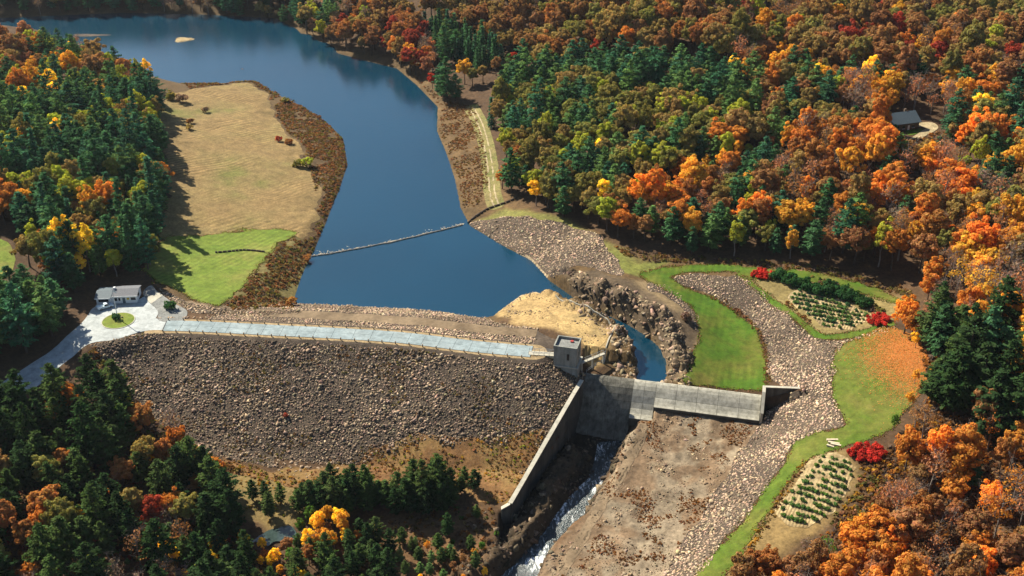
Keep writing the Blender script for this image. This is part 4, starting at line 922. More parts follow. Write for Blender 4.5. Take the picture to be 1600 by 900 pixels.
for sx in (-1.6, 1.65):
    for s in (-1, 1): m = MB(); m.tube((sx, s * .7, .38), (sx, s * .93, .38), .38, .38, 14); w_ = m.build('wheel', 'rubber', truck); m = MB(); m.tube((sx, s * .92, .38), (sx, s * .945, .38), .2, .2, 10); m.build('rim', 'metal_grey', w_)
for s in (-.65, .65): m = MB(); m.box(2.52, 2.63, s - .15, s + .15, .72, .9); m.build('headlight', 'white_paint', truck)
fq = P(184, 497.5, 8.2); fp = empty('flagpole', fq); tag(fp, 'tall thin white flagpole on the round grass island', 'flagpole')
m = MB(); m.tube((0, 0, 0), (0, 0, 10.8), .16, .10, 8); m.build('pole', 'white_paint', fp); m = MB(); m.tube((0, 0, -.05), (0, 0, .3), .4, .35, 10); m.build('footing', 'cap_mat', fp)
m = MB(); m.tube((0, 0, 10.8), (0, 0, 11.0), .13, .05, 8); m.build('finial', 'white_paint', fp)
fl = []; ff = []
for i in range(7):
    for j in range(3): fl.append((.08 + i * .18, .12 * math.sin(i * 1.1), 10.6 - j * .4 - i * .09))
for i in range(6):
    for j in range(2): a = i * 3 + j; ff.append((a, a + 3, a + 4, a + 1))
part('flag', fl + [(a, b + .03, c) for a, b, c in fl], ff + [tuple(21 + i for i in f[::-1]) for f in ff], 'white_paint', fp)
r = np.random.default_rng(3)
for k, (dx, dy, s) in enumerate(((1.2, .6, 1.3), (.8, -.7, .9), (-1.0, -.4, .8))):
    o = one_stone('boulder', fq[0] + dx, fq[1] + dy, s, 'rock_mat', None, r, 8.35); tag(o, ['largest pale boulder at the foot of the flagpole', 'pale boulder in front of the flagpole', 'small pale boulder left of the flagpole'][k], 'boulder')

# ------------------------------------------------------------------ log booms
def boom(name, p0, p1, z, sag, n, label, r0=.32, mat='boom_mat', drape=False, pts=None):
    o = empty(name, (p0[0], p0[1], z if not drape else float(zat(p0[0], p0[1])))); tag(o, label, 'log boom')
    if pts is None:
        pts = [];
        for k in range(n + 1):
            t_ = k / n; q = p0 + (p1 - p0) * t_; q = q + np.array([0, -1]) * sag * 4 * t_ * (1 - t_) + np.random.default_rng(k).normal(0, .12, 2); pts.append(q)
    else: pts = list(spline(np.array(pts), max(1, n // (len(pts) - 1))))
    for a, b in zip(pts[:-1], pts[1:]):
        d = (b - a) / np.linalg.norm(b - a); a2, b2 = a + d * .15, b - d * .15
        za = (z if not drape else float(zat(*a2)) + r0 * .9) ; zb = (z if not drape else float(zat(*b2)) + r0 * .9)
        m = MB(); m.tube((a2[0] - o.location.x, a2[1] - o.location.y, za - o.location.z), (b2[0] - o.location.x, b2[1] - o.location.y, zb - o.location.z), r0, r0 * .92, 8); m.build('log', mat, o)
boom('log_boom', P(486, 401)[:2], P(724, 351)[:2], .12, 2.2, 26, 'pale log boom floating across the lake from shore to shore', .3)
boom('log_boom', None or G(336, 397)[:2], None, 0, 0, 12, 'dark log boom lying across the green lawn left of the lake', .38, 'timber_dark', True, [G(*q)[:2] for q in ((336, 397), (362, 393.5), (385, 392.5), (414, 395))])
boom('log_boom', G(731, 350)[:2], None, 0, 0, 14, 'dark log boom lying up the right shore beside the trail', .4, 'timber_dark', True, [G(*q)[:2] for q in ((731, 351), (750, 335), (764, 327), (790, 318), (808, 311))])
# foam and debris gathered behind the boom
dv = []; r = np.random.default_rng(9); A0, A1 = P(486, 401)[:2], P(724, 351)[:2]; m = MB()
for k in range(300):
    t_ = r.uniform() if k < 260 else (r.beta(1, 8) if k % 2 else 1 - r.beta(1, 7)); q = A0 + (A1 - A0) * t_ + np.array([0, -1]) * 2.2 * 4 * t_ * (1 - t_) + np.array([r.normal(0, .3), abs(r.normal(0, .55 if k < 260 else 2.2)) + .35])
    a = r.uniform(0, 3.14); s = r.uniform(.06, .22); L = r.uniform(.12, .6); c_, s2 = math.cos(a), math.sin(a)
    m.prism([(q[0] + c_ * L, q[1] + s2 * L), (q[0] - s2 * s, q[1] + c_ * s), (q[0] - c_ * L * .8, q[1] - s2 * L * .7), (q[0] + s2 * s, q[1] - c_ * s)], -.05, .05)
m.build('driftwood', 'timber_pale', None, label='pale driftwood and froth gathered along the floating boom', cat='driftwood', kind='stuff')

# timbers on the lower lawn strip
for k, (a, b) in enumerate((((1291, 692), (1309, 690)), ((1293, 695), (1312, 693.5)), ((1297, 698), (1314, 697)), ((1291, 699.5), (1303, 698.5)))):
    q0, q1 = G(*a), G(*b); c_ = (q0 + q1) / 2; L = np.linalg.norm((q1 - q0)[:2]); m = MB(); m.box(-L / 2, L / 2, -.28, .28, .05, .5)
    o = m.build('timber', 'timber_pale'); o.location = c_; o.rotation_euler = (0, 0, math.atan2(q1[1] - q0[1], q1[0] - q0[0])); tag(o, f'pale timber on the grass above the lower shrub bed, {ordn(k)} from the lawn', 'timber', 'pale timbers above the lower shrub bed')
# house in the woods
hq = G(1404, 199); hh_ = empty('forest_house', hq, math.radians(18)); tag(hh_, 'dark house with grey-blue gable roof in a clearing of the hillside woods', 'house')
HWX, HWY, HZ = 6.3, 4.6, 3.4
m = MB(); m.box(-HWX, HWX, -HWY, HWY, -1.5, HZ); m.build('wall', 'house_wall', hh_)
V = [(-HWX - .6, -HWY - .7, HZ - .3), (HWX + .6, -HWY - .7, HZ - .3), (HWX + .6, 0, HZ + 3.0), (-HWX - .6, 0, HZ + 3.0), (-HWX - .6, HWY + .7, HZ - .3), (HWX + .6, HWY + .7, HZ - .3)]; V += [(a, b, c + .25) for a, b, c in V]
FG = [(3, 2, 1, 0), (4, 5, 2, 3), (6, 7, 8, 9), (9, 8, 11, 10), (0, 1, 7, 6), (5, 4, 10, 11), (0, 6, 9, 3), (3, 9, 10, 4), (1, 2, 8, 7), (2, 5, 11, 8)]
rf_ = part('roof', V, FG, 'roof_blue', hh_); m = MB(); m.box(2.2, 3.0, .6, 1.4, HZ + 1.5, HZ + 4.0); m.build('chimney', 'house_wall', rf_)
for s in (-1, 1): part('gable_wall', [(s * HWX - .1, -HWY, HZ), (s * HWX - .1, HWY, HZ), (s * HWX - .1, 0, HZ + 2.8), (s * HWX + .1, -HWY, HZ), (s * HWX + .1, HWY, HZ), (s * HWX + .1, 0, HZ + 2.8)], [(0, 2, 1), (3, 4, 5), (0, 1, 4, 3), (1, 2, 5, 4), (2, 0, 3, 5)], 'house_wall', hh_)
for x_ in (-4, -1, 3.6): m = MB(); m.box(x_ - .6, x_ + .6, -HWY - .04, -HWY + .03, 1.0, 2.4); w_ = m.build('window', 'dark_glass', hh_); m = MB(); m.box(x_ - .75, x_ + .75, -HWY - .12, -HWY, .82, .98); m.build('sill', 'white_paint', w_)
m = MB(); m.box(.9, 1.9, -HWY - .05, -HWY + .03, 0, 2.2); m.build('door', 'white_paint', hh_)
m = MB(); m.box(HWX - .02, HWX + .05, -2.4, .6, 0, 2.4); m.build('garage_door', 'white_paint', hh_)
px_patch('driveway', [(1418,196),(1440,192),(1458,193),(1466,200),(1458,207),(1447,213),(1432,226),(1420,224),(1424,216),(1440,206),(1448,201),(1432,199)], 'rut_mat', 'pale gravel driveway loop beside the house in the woods', .15, 0.3, 4)
px_patch('lawn', [(1424,200),(1440,202),(1446,203),(1438,207),(1424,212),(1414,208)], 'lawn_right_mat', 'tiny patch of grass inside the driveway loop', .12, 0.2, 4)
sq = G(1594, 191); sh = empty('shed', sq, .3); tag(sh, 'pale metal roofed shed at the right edge among orange trees', 'shed')
m = MB(); m.box(-4, 4, -3, 3, -1, 2.6); m.build('wall', 'house_wall', sh); V = [(-4.4, -3.4, 2.5), (4.4, -3.4, 2.5), (4.4, 0, 4.2), (-4.4, 0, 4.2), (-4.4, 3.4, 2.5), (4.4, 3.4, 2.5)]; V += [(a, b, c + .15) for a, b, c in V]; part('roof', V, FG, 'white_paint', sh)
# island and sandbar in the far lake
for nm, (px_, py_), (rx, ry), h, lab in (('islet', (287, 62), (6.0, 5.5), .5, 'small pale grassy islet in the upper lake'), ('sandbar', (140, 55), (13, 3.2), .14, 'long dark sandbar in the upper left lake')):
    c_ = P(px_, py_); V = [(c_[0], c_[1], h)]; F = []; N = 36; r = np.random.default_rng(len(nm))
    for ring, zz in ((.45, h * .95), (.8, h * .55), (1.15, -.5)):
        for k in range(N): a = 2 * math.pi * k / N; j = 1 + .18 * math.sin(3 * a + 1) + r.normal(0, .05); V.append((c_[0] + rx * ring * j * math.cos(a), c_[1] + ry * ring * j * math.sin(a), zz))
    for k in range(N): F.append((0, 1 + k, 1 + (k + 1) % N))
    for g_ in range(2):
        for k in range(N): a = 1 + g_ * N; F.append((a + k, a + N + k, a + N + (k + 1) % N, a + (k + 1) % N))
    part(nm, V, F, 'straw_mat' if nm == 'islet' else 'fill_mat', label=lab, cat=nm, kind='structure')
# large single boulders by the river and the gorge
r = np.random.default_rng(17)
BL_ = [(741, 826, 2.6, 'bright pale boulder right of the young pines above the river'), (735, 838, 1.8, 'small bright boulder below the pale one left of the river'), (757, 801, 2.0, 'pale boulder beside the foot of the training wall'), (775, 828, 3.0, 'dark broad boulder below the end of the training wall'),
 (800, 803, 2.8, 'brown boulder at the end of the training wall'), (818, 792, 2.4, 'tan boulder in the channel beside the training wall'), (865, 742, 3.4, 'large tan block on the ridge between wall and river'), (888, 700, 3.2, 'dark block at the top of the river ridge'), (848, 775, 3.2, 'tan block halfway down the river ridge'),
 (830, 815, 2.8, 'brown block at the lower end of the river ridge'), (866, 868, 2.0, 'pale rock on the right river bank near the bottom'), (940, 770, 1.8, 'pale rock on the right river bank at the white water'), (975, 705, 2.4, 'block at the top of the right river bank below the apron'), (1040, 660, 2.0, 'pale rock below the weir lip, left one'), (1062, 662, 1.8, 'pale rock below the weir lip, right one')]
for px_, py_, s, lab in BL_: q = G(px_, py_); tag(one_stone('boulder', q[0], q[1], s, 'rock_mat', None, r), lab, 'boulder')

# ------------------------------------------------------------------ trees and shrubs
mat_leaf('leaf_mat', 0.42); mat_leaf('needle_mat', 0.28); mat_leaf('leaf_far', 0.42, True); mat_leaf('needle_far', 0.28, True)

def quads(pos, nrm, size, r, aspect=0.75, along_=None):
    """one irregular leaf-clump face per row"""
    n = len(pos); nrm = nrm / (np.linalg.norm(nrm, axis=1)[:, None] + 1e-9)
    a = r.normal(size=(n, 3)) if along_ is None else along_ + r.normal(0, .25, (n, 3))
    u = a - (a * nrm).sum(1)[:, None] * nrm; u /= np.linalg.norm(u, axis=1)[:, None] + 1e-9; v = np.cross(nrm, u)
    s = np.asarray(size).reshape(-1, 1) * np.ones((n, 1)); b = s * aspect
    j = lambda: r.uniform(.65, 1.15, (n, 1))
    V = np.stack([pos - u * s * j() - v * b * j() * .7, pos + u * s * j() - v * b * j(), pos + u * s * j() * .8 + v * b * j(), pos - u * s * j() * .7 + v * b * j()], 1)
    return V.reshape(-1, 3), np.arange(4 * n).reshape(-1, 4)

def crown_broad(seed, h, r_, nl, per, ls, zc=.62, zr=.36, low=-.45, spread=.30):
    r = np.random.default_rng(seed); P_, N_, T_ = [], [], []
    k = np.arange(nl) + .5; ph = np.arccos(1 - 2 * k / nl); th = np.pi * (1 + 5 ** .5) * k
    D = np.stack([np.cos(th) * np.sin(ph), np.sin(th) * np.sin(ph), np.cos(ph)], 1) + r.normal(0, .18, (nl, 3)); D = D[D[:, 2] > low]
    lean = r.normal(0, .07 * r_, 2)
    for d in D:
        c = d * np.array([r_ * .66, r_ * .66, zr * h * .68]) * r.uniform(.72, 1.15) + [lean[0], lean[1], zc * h]
        lr = r_ * spread * r.uniform(.8, 1.35); n = int(per * (lr / (r_ * spread)) ** 1.6)
        e = r.normal(size=(n, 3)); e /= np.linalg.norm(e, axis=1)[:, None]; e = e[(e[:, 2] > -.75)]
        p = c + e * lr * np.array([1, 1, .8]) * r.uniform(.6, 1.08, (len(e), 1)); P_.append(p)
        N_.append(e + d * .35 + r.normal(0, .42, e.shape)); T_.append(r.uniform(.82, 1.18, (len(e), 1)) * r.uniform(.8, 1.22) * (1 + r.normal(0, .07, (len(e), 3)) * [1, 1, .4]))
    P_, N_, T_ = map(np.vstack, (P_, N_, T_))
    V, F = quads(P_, N_, ls * r.uniform(.6, 1.25, len(P_)) * .5, r)
    return V, F, np.repeat(T_, 4, 0)

def crown_pine(seed, h, r_, levels, nb, z0=.2, droop=.1, pw=1.5, tl=1.0, tuft=5, minr=.12):
    r = np.random.default_rng(seed); P_, N_, A_, S_, T_ = [], [], [], [], []
    lop = r.uniform(0, 6.28)
    for k in range(levels):
        t = k / (levels - 1); z = h * (z0 + (.985 - z0) * t)
        prof = (1 - t ** pw) * (1 - .35 * (1 - t) ** 5) + minr * (1 - t) + .05
        for b in range(max(3, int(nb * (1 - .4 * t)))):
            az = 2 * np.pi * (b / nb) + k * 2.4 + r.normal(0, .25); L = r_ * prof * r.uniform(.62, 1.15) * (1 + .12 * math.cos(az - lop))
            d = np.array([math.cos(az), math.sin(az), (.32 - droop * 3) * (1 - t) * .6 + .55 * t * t]); d /= np.linalg.norm(d); br = r.uniform(.78, 1.22)
            m = max(2, int(L / .75))
            for q in range(m):
                f = .28 + .72 * (q + .6) / m; c = np.array([0, 0, z]) + d * L * f + [0, 0, -droop * L * f * f]
                for _ in range(tuft):
                    o = r.normal(0, .33, 3) * [1, 1, .45] * tl; P_.append(c + o); n_ = np.array([0, 0, 1.0]) + d * .35 + r.normal(0, .42, 3); N_.append(n_); A_.append(d + r.normal(0, .4, 3) + [0, 0, .25]); S_.append(r.uniform(.34, .62) * tl); T_.append(r.uniform(.7, 1.3) * br)
    P_, N_, A_ = map(np.array, (P_, N_, A_)); S_ = np.array(S_); T_ = np.array(T_)[:, None] * (1 + r.normal(0, .06, (len(S_), 3)))
    V, F = quads(P_, N_, S_, r, .42, A_)
    return V, F, np.repeat(T_, 4, 0)

def trunk_mesh(seed, h, r0, limbs=6, spread=3.5, zlo=.3, zhi=.7, twigs=0, top=.72):
    r = np.random.default_rng(seed); m = MB(); p = np.array([0, 0, -1.0]); rad = r0 * 1.25; pts = [p]
    n = 5
    for k in range(n):
        q = np.array([r.normal(0, .12), r.normal(0, .12), h * top * (k + 1) / n]); q[:2] += p[:2] * .8
        m.tube(p, q, rad, rad * .8, 7, False); p = q; rad *= .8; pts.append(q)
    for k in range(limbs):
        z = h * (zlo + (zhi - zlo) * k / max(1, limbs - 1)); az = k * 2.4 + r.normal(0, .3); L = spread * r.uniform(.6, 1.1)
        a = np.array([0, 0, z]); b = a + [math.cos(az) * L * .55, math.sin(az) * L * .55, L * .5]; c = b + [math.cos(az + .3) * L * .45, math.sin(az + .3) * L * .45, L * .6]
        m.tube(a, b, r0 * .38, r0 * .24, 5, False); m.tube(b, c, r0 * .24, r0 * .08, 4, False)
        for t_ in range(twigs):
            s0 = a + (b - a) * r.uniform(.4, 1) if t_ % 2 else b + (c - b) * r.uniform(.1, .9); e = s0 + np.array([r.normal(0, .3) * L, r.normal(0, .3) * L, abs(r.normal(.3, .2)) * L])
            m.tube(s0, e, r0 * .11, r0 * .03, 3, False)
            for u_ in range(2):
                s1 = s0 + (e - s0) * r.uniform(.3, .9); e1 = s1 + np.array([r.normal(0, .16) * L, r.normal(0, .16) * L, abs(r.normal(.15, .12)) * L]); m.tube(s1, e1, r0 * .05, r0 * .02, 3, False)
    return m

KIND = {}
def make_kind(kind, i, crown, trunk, bark, leaf, leaf_far, h, rad):
    V, F, T = crown
    cm = fast_mesh(kind + '_crown', V, F, False, T); cm.materials.append(MAT[leaf])
    tm = pymesh(kind + '_trunk', trunk.V, trunk.F); tm.materials.append(MAT[bark])
    # whole tree in one mesh for trees too far off to show their parts
    tv = np.array(trunk.V); tf = []
    for f in trunk.F: tf.append(list(f) + ([f[-1]] * (4 - len(f)) if len(f) < 4 else [])) if len(f) <= 4 else None
    tf = np.array([f for f in tf if len(set(f)) == 4], int)
    W = np.vstack([V, tv]); WF = np.vstack([F, tf + len(V)]); WT = np.vstack([T, np.ones((len(tv), 3))]); mi = np.r_[np.zeros(len(F)), np.ones(len(tf))]
    wm = fast_mesh(kind + '_whole', W, WF, False, WT, 'tint', mi); wm.materials.append(MAT[leaf]); wm.materials.append(MAT[bark])
    fm = wm.copy(); fm.materials.clear(); fm.materials.append(MAT[leaf_far]); fm.materials.append(MAT[bark]); fm.polygons.foreach_set('material_index', mi.astype(np.int32))
    KIND.setdefault(kind, []).append(dict(crown=cm, trunk=tm, whole=wm, far=fm, h=h, r=rad))
for i in range(9):
    rr = np.random.default_rng(500 + i); h = 15 + rr.uniform(-2, 2.5); R_ = 5.0 + rr.uniform(-1.0, 1.0)
    make_kind('oak_tree', i, crown_broad(200 + i, h, R_, 78, 72, .74, .63, .35, -.5, .20), trunk_mesh(200 + i, h, .32, 6, 3.6), 'bark', 'leaf_mat', 'leaf_far', h, R_)
for i in range(8):
    rr = np.random.default_rng(600 + i); h = 14.5 + rr.uniform(-1.5, 2); R_ = 4.0 + rr.uniform(-.5, .6)
    make_kind('maple_tree', i, crown_broad(300 + i, h, R_, 64, 62, .62, .58, .42, -.65, .21), trunk_mesh(300 + i, h, .25, 6, 2.8, .25, .65), 'bark', 'leaf_mat', 'leaf_far', h, R_)
for i in range(4):
    rr = np.random.default_rng(700 + i); h = 11 + rr.uniform(-1, 1.5); R_ = 2.5 + rr.uniform(-.3, .4)
    make_kind('birch_tree', i, crown_broad(400 + i, h, R_, 40, 48, .52, .58, .42, -.6, .25), trunk_mesh(400 + i, h, .16, 5, 1.8, .3, .7), 'bark_pale', 'leaf_mat', 'leaf_far', h, R_)
for i in range(8):
    rr = np.random.default_rng(800 + i); h = 16 + rr.uniform(-2.5, 2.5); R_ = 3.7 + rr.uniform(-.5, .5)
    make_kind('pine_tree', i, crown_pine(500 + i, h, R_, 15, 7, .18, .02, 3.3, 1.0, 8, .2), trunk_mesh(500 + i, h, .27, 5, 1.5, .2, .5, 0, .95), 'bark', 'needle_mat', 'needle_far', h, R_)
for i in range(5):
    rr = np.random.default_rng(900 + i); h = 14 + rr.uniform(-1.5, 1.5); R_ = 2.5 + rr.uniform(-.25, .3)
    make_kind('spruce_tree', i, crown_pine(600 + i, h, R_, 22, 7, .1, .14, 1.05, .85, 4, .05), trunk_mesh(600 + i, h, .2, 3, .8, .1, .3, 0, .95), 'bark', 'needle_mat', 'needle_far', h, R_)
for i in range(5):
    rr = np.random.default_rng(950 + i); h = 13.5 + rr.uniform(-1.5, 2); R_ = 3.4 + rr.uniform(-.4, .5)
    make_kind('bare_tree', i, crown_broad(700 + i, h, R_, 24, 16, .55, .62, .38, -.5, .36), trunk_mesh(700 + i, h, .22, 11, 3.4, .28, .8, 9, .9), 'bark_pale', 'leaf_mat', 'leaf_far', h, R_)

PAL = {'rust brown': (.185, .098, .040), 'russet': (.235, .105, .034), 'orange': (.34, .14, .028), 'bright orange': (.46, .175, .028), 'golden': (.40, .22, .03), 'yellow': (.55, .38, .035), 'olive': (.14, .13, .036), 'olive brown': (.19, .135, .046),
       'red': (.30, .04, .02), 'dark red': (.20, .035, .02), 'yellow-green': (.22, .24, .03), 'dark green': (.036, .086, .034), 'blue-green': (.032, .088, .045), 'green': (.07, .125, .036), 'deep green': (.018, .035, .012), 'olive green': (.037, .060, .017), 'grey-brown': (.14, .095, .07), 'pinkish brown': (.26, .12, .06), 'leafy green': (.06, .12, .02)}  # deep and olive green: pine greens with shadow-side darkness in the colour
TREES = []
placed = []
cell = {}
def can_place(x, y, d):
    cx, cy = int(x // 8), int(y // 8)
    for a in (-1, 0, 1):
        for b in (-1, 0, 1):
            for (u, v, e) in cell.get((cx + a, cy + b), ()):
                if (u - x) ** 2 + (v - y) ** 2 < ((d + e) * .5) ** 2: return False
    return True
def put(kind, x, y, scale, colour, zs=1.0, special=None, check=None):
    if check is not None and not can_place(x, y, check): return False
    cell.setdefault((int(x // 8), int(y // 8)), []).append((x, y, check or 3.0))
    TREES.append(dict(kind=kind, x=x, y=y, z=float(zat(x, y)) - .1, s=scale, zs=zs, col=colour, var=random.randrange(len(KIND[kind])), rz=random.uniform(0, 6.28), special=special)); return True
def forest(poly, mix, spacing, seed, keep=None, smin=.8, smax=1.2, wob=3.0, world_poly=False):
    """mix: (weight, kind, palette words, spacing factor); clustered by low-frequency noise"""
    poly = poly if world_poly else GXY(poly); spacing = spacing * .79; smin *= .95; smax *= 1.16; r = np.random.default_rng(seed); b = bb(poly)
    X, Y, _ = scatter(lambda X, Y: sdf(poly, X, Y, 10) + fbm(X / 14, Y / 14, seed, 3) * wob, b, spacing, seed)
    order = r.permutation(len(X)); W = np.array([m[0] for m in mix], float); W /= W.sum(); cw = np.cumsum(W)
    # species choice follows noise so that stands of one kind form
    nz = np.clip(.5 + .95 * fbm(X / 30, Y / 30, seed + 5, 3) + r.normal(0, .16, len(X)), 0, .9999)
    rk = np.argsort(np.argsort(nz)) / max(1, len(nz))
    for i in order:
        m = mix[int(np.searchsorted(cw, rk[i], side='right').clip(0, len(mix) - 1))]
        if keep is not None and not keep(X[i], Y[i]): continue
        put(m[1], X[i], Y[i], r.uniform(smin, smax) * m[3], m[2][r.integers(len(m[2]))], r.uniform(.82, 1.2), None, spacing * .74 * m[3] ** .5)

hc = G(1404, 199)[:2]; dvw = G(1442, 206)[:2]
def clear(x, y):
    # keep the sight line to the house clearing open
    q = np.array([x, y]); 
    px_, py_, _ = project((x, y, float(zat(x, y))))
    return not (((1372 < px_ < 1480) and (184 < py_ < 252) or (1408 < px_ < 1476) and (184 < py_ < 268)) or (np.linalg.norm(q - hc) < 9) or (np.linalg.norm(q - dvw) < 9) or abs(px_ - 1594) < 14 and 188 < py_ < 225)
random.seed(21)
pines, spr = ('dark green', 'dark green', 'blue-green', 'green'), ('blue-green', 'dark green')
# left hill: mixed top, pine plantation below
forest([(-140,84),(30,82),(65,84),(95,88),(150,106),(195,122),(215,140),(130,150),(40,150),(-140,150)], [(3, 'oak_tree', ('rust brown', 'russet', 'olive brown'), .9), (2, 'maple_tree', ('pinkish brown', 'golden', 'yellow-green'), .85), (2, 'birch_tree', ('yellow', 'yellow-green', 'golden'), 1.0), (2, 'pine_tree', pines, .85)], 8.0, 3)
forest([(60,80),(160,110),(230,132),(236,150),(150,150)], [(1, 'birch_tree', ('yellow', 'yellow-green'), .9), (1, 'bare_tree', ('pinkish brown', 'yellow-green'), .8)], 5.0, 4)
forest([(-140,155),(60,155),(225,142),(244,170),(254,230),(263,300),(255,350),(246,402),(232,430),(160,440),(130,455),(110,480),(90,470),(60,430),(40,400),(36,350),(-140,345)], [(9, 'pine_tree', pines, .92), (2.5, 'spruce_tree', spr, 1.1), (3.2, 'birch_tree', ('yellow-green', 'yellow', 'golden', 'olive', 'yellow-green'), 1.15), (4, 'oak_tree', ('olive', 'olive brown', 'yellow-green', 'orange', 'olive'), .75)], 6.0, 5)
forest([(-140,480),(20,485),(40,445),(70,470),(110,500),(95,520),(50,550),(0,580),(-140,620)], [(6, 'pine_tree', pines, .95), (1, 'maple_tree', ('russet', 'olive brown'), .7)], 6.8, 6)
for q, k_, s, c_ in (((46, 78), 'oak_tree', 1.0, 'pinkish brown'), ((20, 345), 'oak_tree', 1.0, 'orange'), ((45, 350), 'oak_tree', .9, 'golden'), ((8, 352), 'oak_tree', .9, 'orange'), ((120, 425), 'pine_tree', 1.35, 'dark green'), ((80, 440), 'maple_tree', .7, 'russet'), ((66, 505), 'maple_tree', .5, 'dark red')):
    g_ = G(*q); put(k_, g_[0], g_[1], s, c_)
# bottom left woods
forest([(-140,668),(40,640),(110,628),(185,612),(225,668),(280,715),(335,745),(362,790),(380,860),(400,960),(-140,980)], [(9, 'pine_tree', ('deep green', 'deep green', 'olive green', 'olive green'), .95), (2.2, 'oak_tree', ('russet', 'orange', 'olive', 'olive brown'), .75), (1.6, 'birch_tree', ('yellow', 'orange', 'yellow-green'), .65), (1.5, 'bare_tree', ('grey-brown', 'rust brown'), .8)], 7.2, 8, smin=.75, smax=1.1)
for q, k_, s, c_ in (((110, 655), 'oak_tree', .85, 'orange'), ((90, 668), 'oak_tree', .75, 'russet'), ((250, 835), 'maple_tree', .85, 'dark red'), ((232, 745), 'oak_tree', .75, 'olive brown'), ((185, 760), 'birch_tree', .6, 'golden'), ((160, 812), 'birch_tree', .6, 'yellow'), ((130, 820), 'birch_tree', .5, 'yellow'), ((172, 795), 'maple_tree', .5, 'orange'),
                     ((285, 772), 'pine_tree', 1.05, 'deep green'), ((305, 765), 'pine_tree', 1.0, 'olive green'), ((325, 768), 'pine_tree', .95, 'deep green'), ((345, 765), 'bare_tree', .7, 'russet')):
    g_ = G(*q); put(k_, g_[0], g_[1], s, c_)
# young pines and birches under the dam
forest([(455,800),(480,775),(540,778),(580,770),(585,800),(520,815)], [(1, 'pine_tree', ('deep green', 'olive green'), .62)], 3.4, 9, smin=.8, smax=1.05, wob=1)
forest([(590,790),(640,775),(700,770),(712,785),(690,805),(620,812)], [(1, 'pine_tree', ('deep green', 'olive green'), .66)], 3.4, 10, smin=.8, smax=1.05, wob=1)
for q, s in (((720, 772), .42), ((742, 768), .5), ((726, 758), .36), ((415, 782), .45), ((396, 785), .42), ((440, 790), .4), ((700, 842), .45), ((628, 850), .34), ((685, 862), .4), ((655, 880), .36), ((610, 868), .5), ((745, 812), .3), ((690, 885), .4), ((735, 860), .33)):
    g_ = G(*q); put('pine_tree', g_[0], g_[1], s, 'olive green' if s < .42 else 'deep green')
forest([(410,800),(560,830),(610,850),(620,960),(430,960),(400,860)], [(2, 'pine_tree', ('olive green', 'deep green'), .5), (1.2, 'birch_tree', ('yellow', 'yellow', 'golden'), .6), (1, 'maple_tree', ('russet', 'rust brown', 'leafy green'), .4)], 5.2, 11, keep=lambda x, y: math.hypot(x - pond_c[0], y - pond_c[1]) > 7)
forest([(270,800),(400,830),(420,960),(260,960)], [(3, 'pine_tree', ('deep green', 'olive green'), .6), (1, 'birch_tree', ('yellow',), .55)], 5.5, 12)
forest([(620,850),(760,850),(770,940),(620,960)], [(2, 'pine_tree', ('olive green', 'green'), .28), (1, 'birch_tree', ('yellow', 'golden'), .35), (1, 'maple_tree', ('rust brown', 'leafy green'), .25)], 5.0, 13)
for q, s, c_ in (((498, 842), .85, 'yellow'), ((533, 835), .8, 'yellow'), ((515, 868), .8, 'golden'), ((485, 866), .7, 'yellow'), ((590, 845), .5, 'yellow'), ((562, 850), .45, 'orange'), ((335, 870), .6, 'yellow'), ((352, 872), .6, 'yellow'), ((378, 855), .5, 'golden'), ((380, 895), .6, 'yellow')):
    g_ = G(*q); put('birch_tree', g_[0], g_[1], s, c_)
# right shore, plantation and far woods
forest([(478,57),(520,79),(577,95),(622,105),(655,127),(690,118),(720,95),(660,62),(640,40),(600,20),(480,10)], [(4, 'oak_tree', ('rust brown', 'dark red', 'olive brown', 'russet'), .95), (1.2, 'maple_tree', ('orange', 'pinkish brown', 'yellow-green'), .9), (1.4, 'bare_tree', ('grey-brown', 'pinkish brown'), .9), (1, 'pine_tree', pines, .9)], 8.6, 14)
forest([(655,60),(700,62),(770,90),(792,108),(745,112),(715,100),(680,85)], [(1, 'spruce_tree', spr, 1.05)], 4.6, 15, wob=1)
for q, k_, s, c_ in (((650, 118), 'maple_tree', 1.1, 'orange'), ((668, 125), 'maple_tree', 1.0, 'pinkish brown'), ((640, 108), 'maple_tree', 1.0, 'golden'), ((698, 160), 'pine_tree', 1.25, 'dark green'), ((690, 152), 'pine_tree', 1.1, 'blue-green'), ((712, 158), 'pine_tree', 1.0, 'dark green'), ((726, 135), 'oak_tree', .8, 'golden'), ((738, 138), 'oak_tree', .75, 'olive'), ((676, 140), 'maple_tree', .7, 'red'), ((755, 130), 'oak_tree', .7, 'olive brown'), ((775, 120), 'oak_tree', .7, 'rust brown'), ((802, 108), 'maple_tree', .6, 'red'),
                     ((768, 200), 'spruce_tree', 1.2, 'blue-green'), ((800, 302), 'pine_tree', 1.25, 'dark green'), ((785, 296), 'maple_tree', .75, 'orange'), ((838, 322), 'birch_tree', 1.15, 'yellow'), ((792, 285), 'maple_tree', .6, 'red')):
    g_ = G(*q); put(k_, g_[0], g_[1], s, c_)
oakmix = [(6, 'oak_tree', ('rust brown', 'olive brown', 'olive', 'olive brown', 'russet', 'olive', 'rust brown'), 1.0), (1.8, 'maple_tree', ('russet', 'orange', 'rust brown', 'dark red', 'golden', 'yellow-green'), 1.05), (1.0, 'bare_tree', ('grey-brown', 'rust brown'), 1.0)]
forest([(815,128),(850,60),(830,20),(760,0),(700,-25),(1000,-60),(1760,-60),(1760,150),(1560,150),(1450,140),(1340,130),(1240,118),(1120,112),(1000,100),(900,105)], oakmix, 8.8, 16, clear, .85, 1.15)
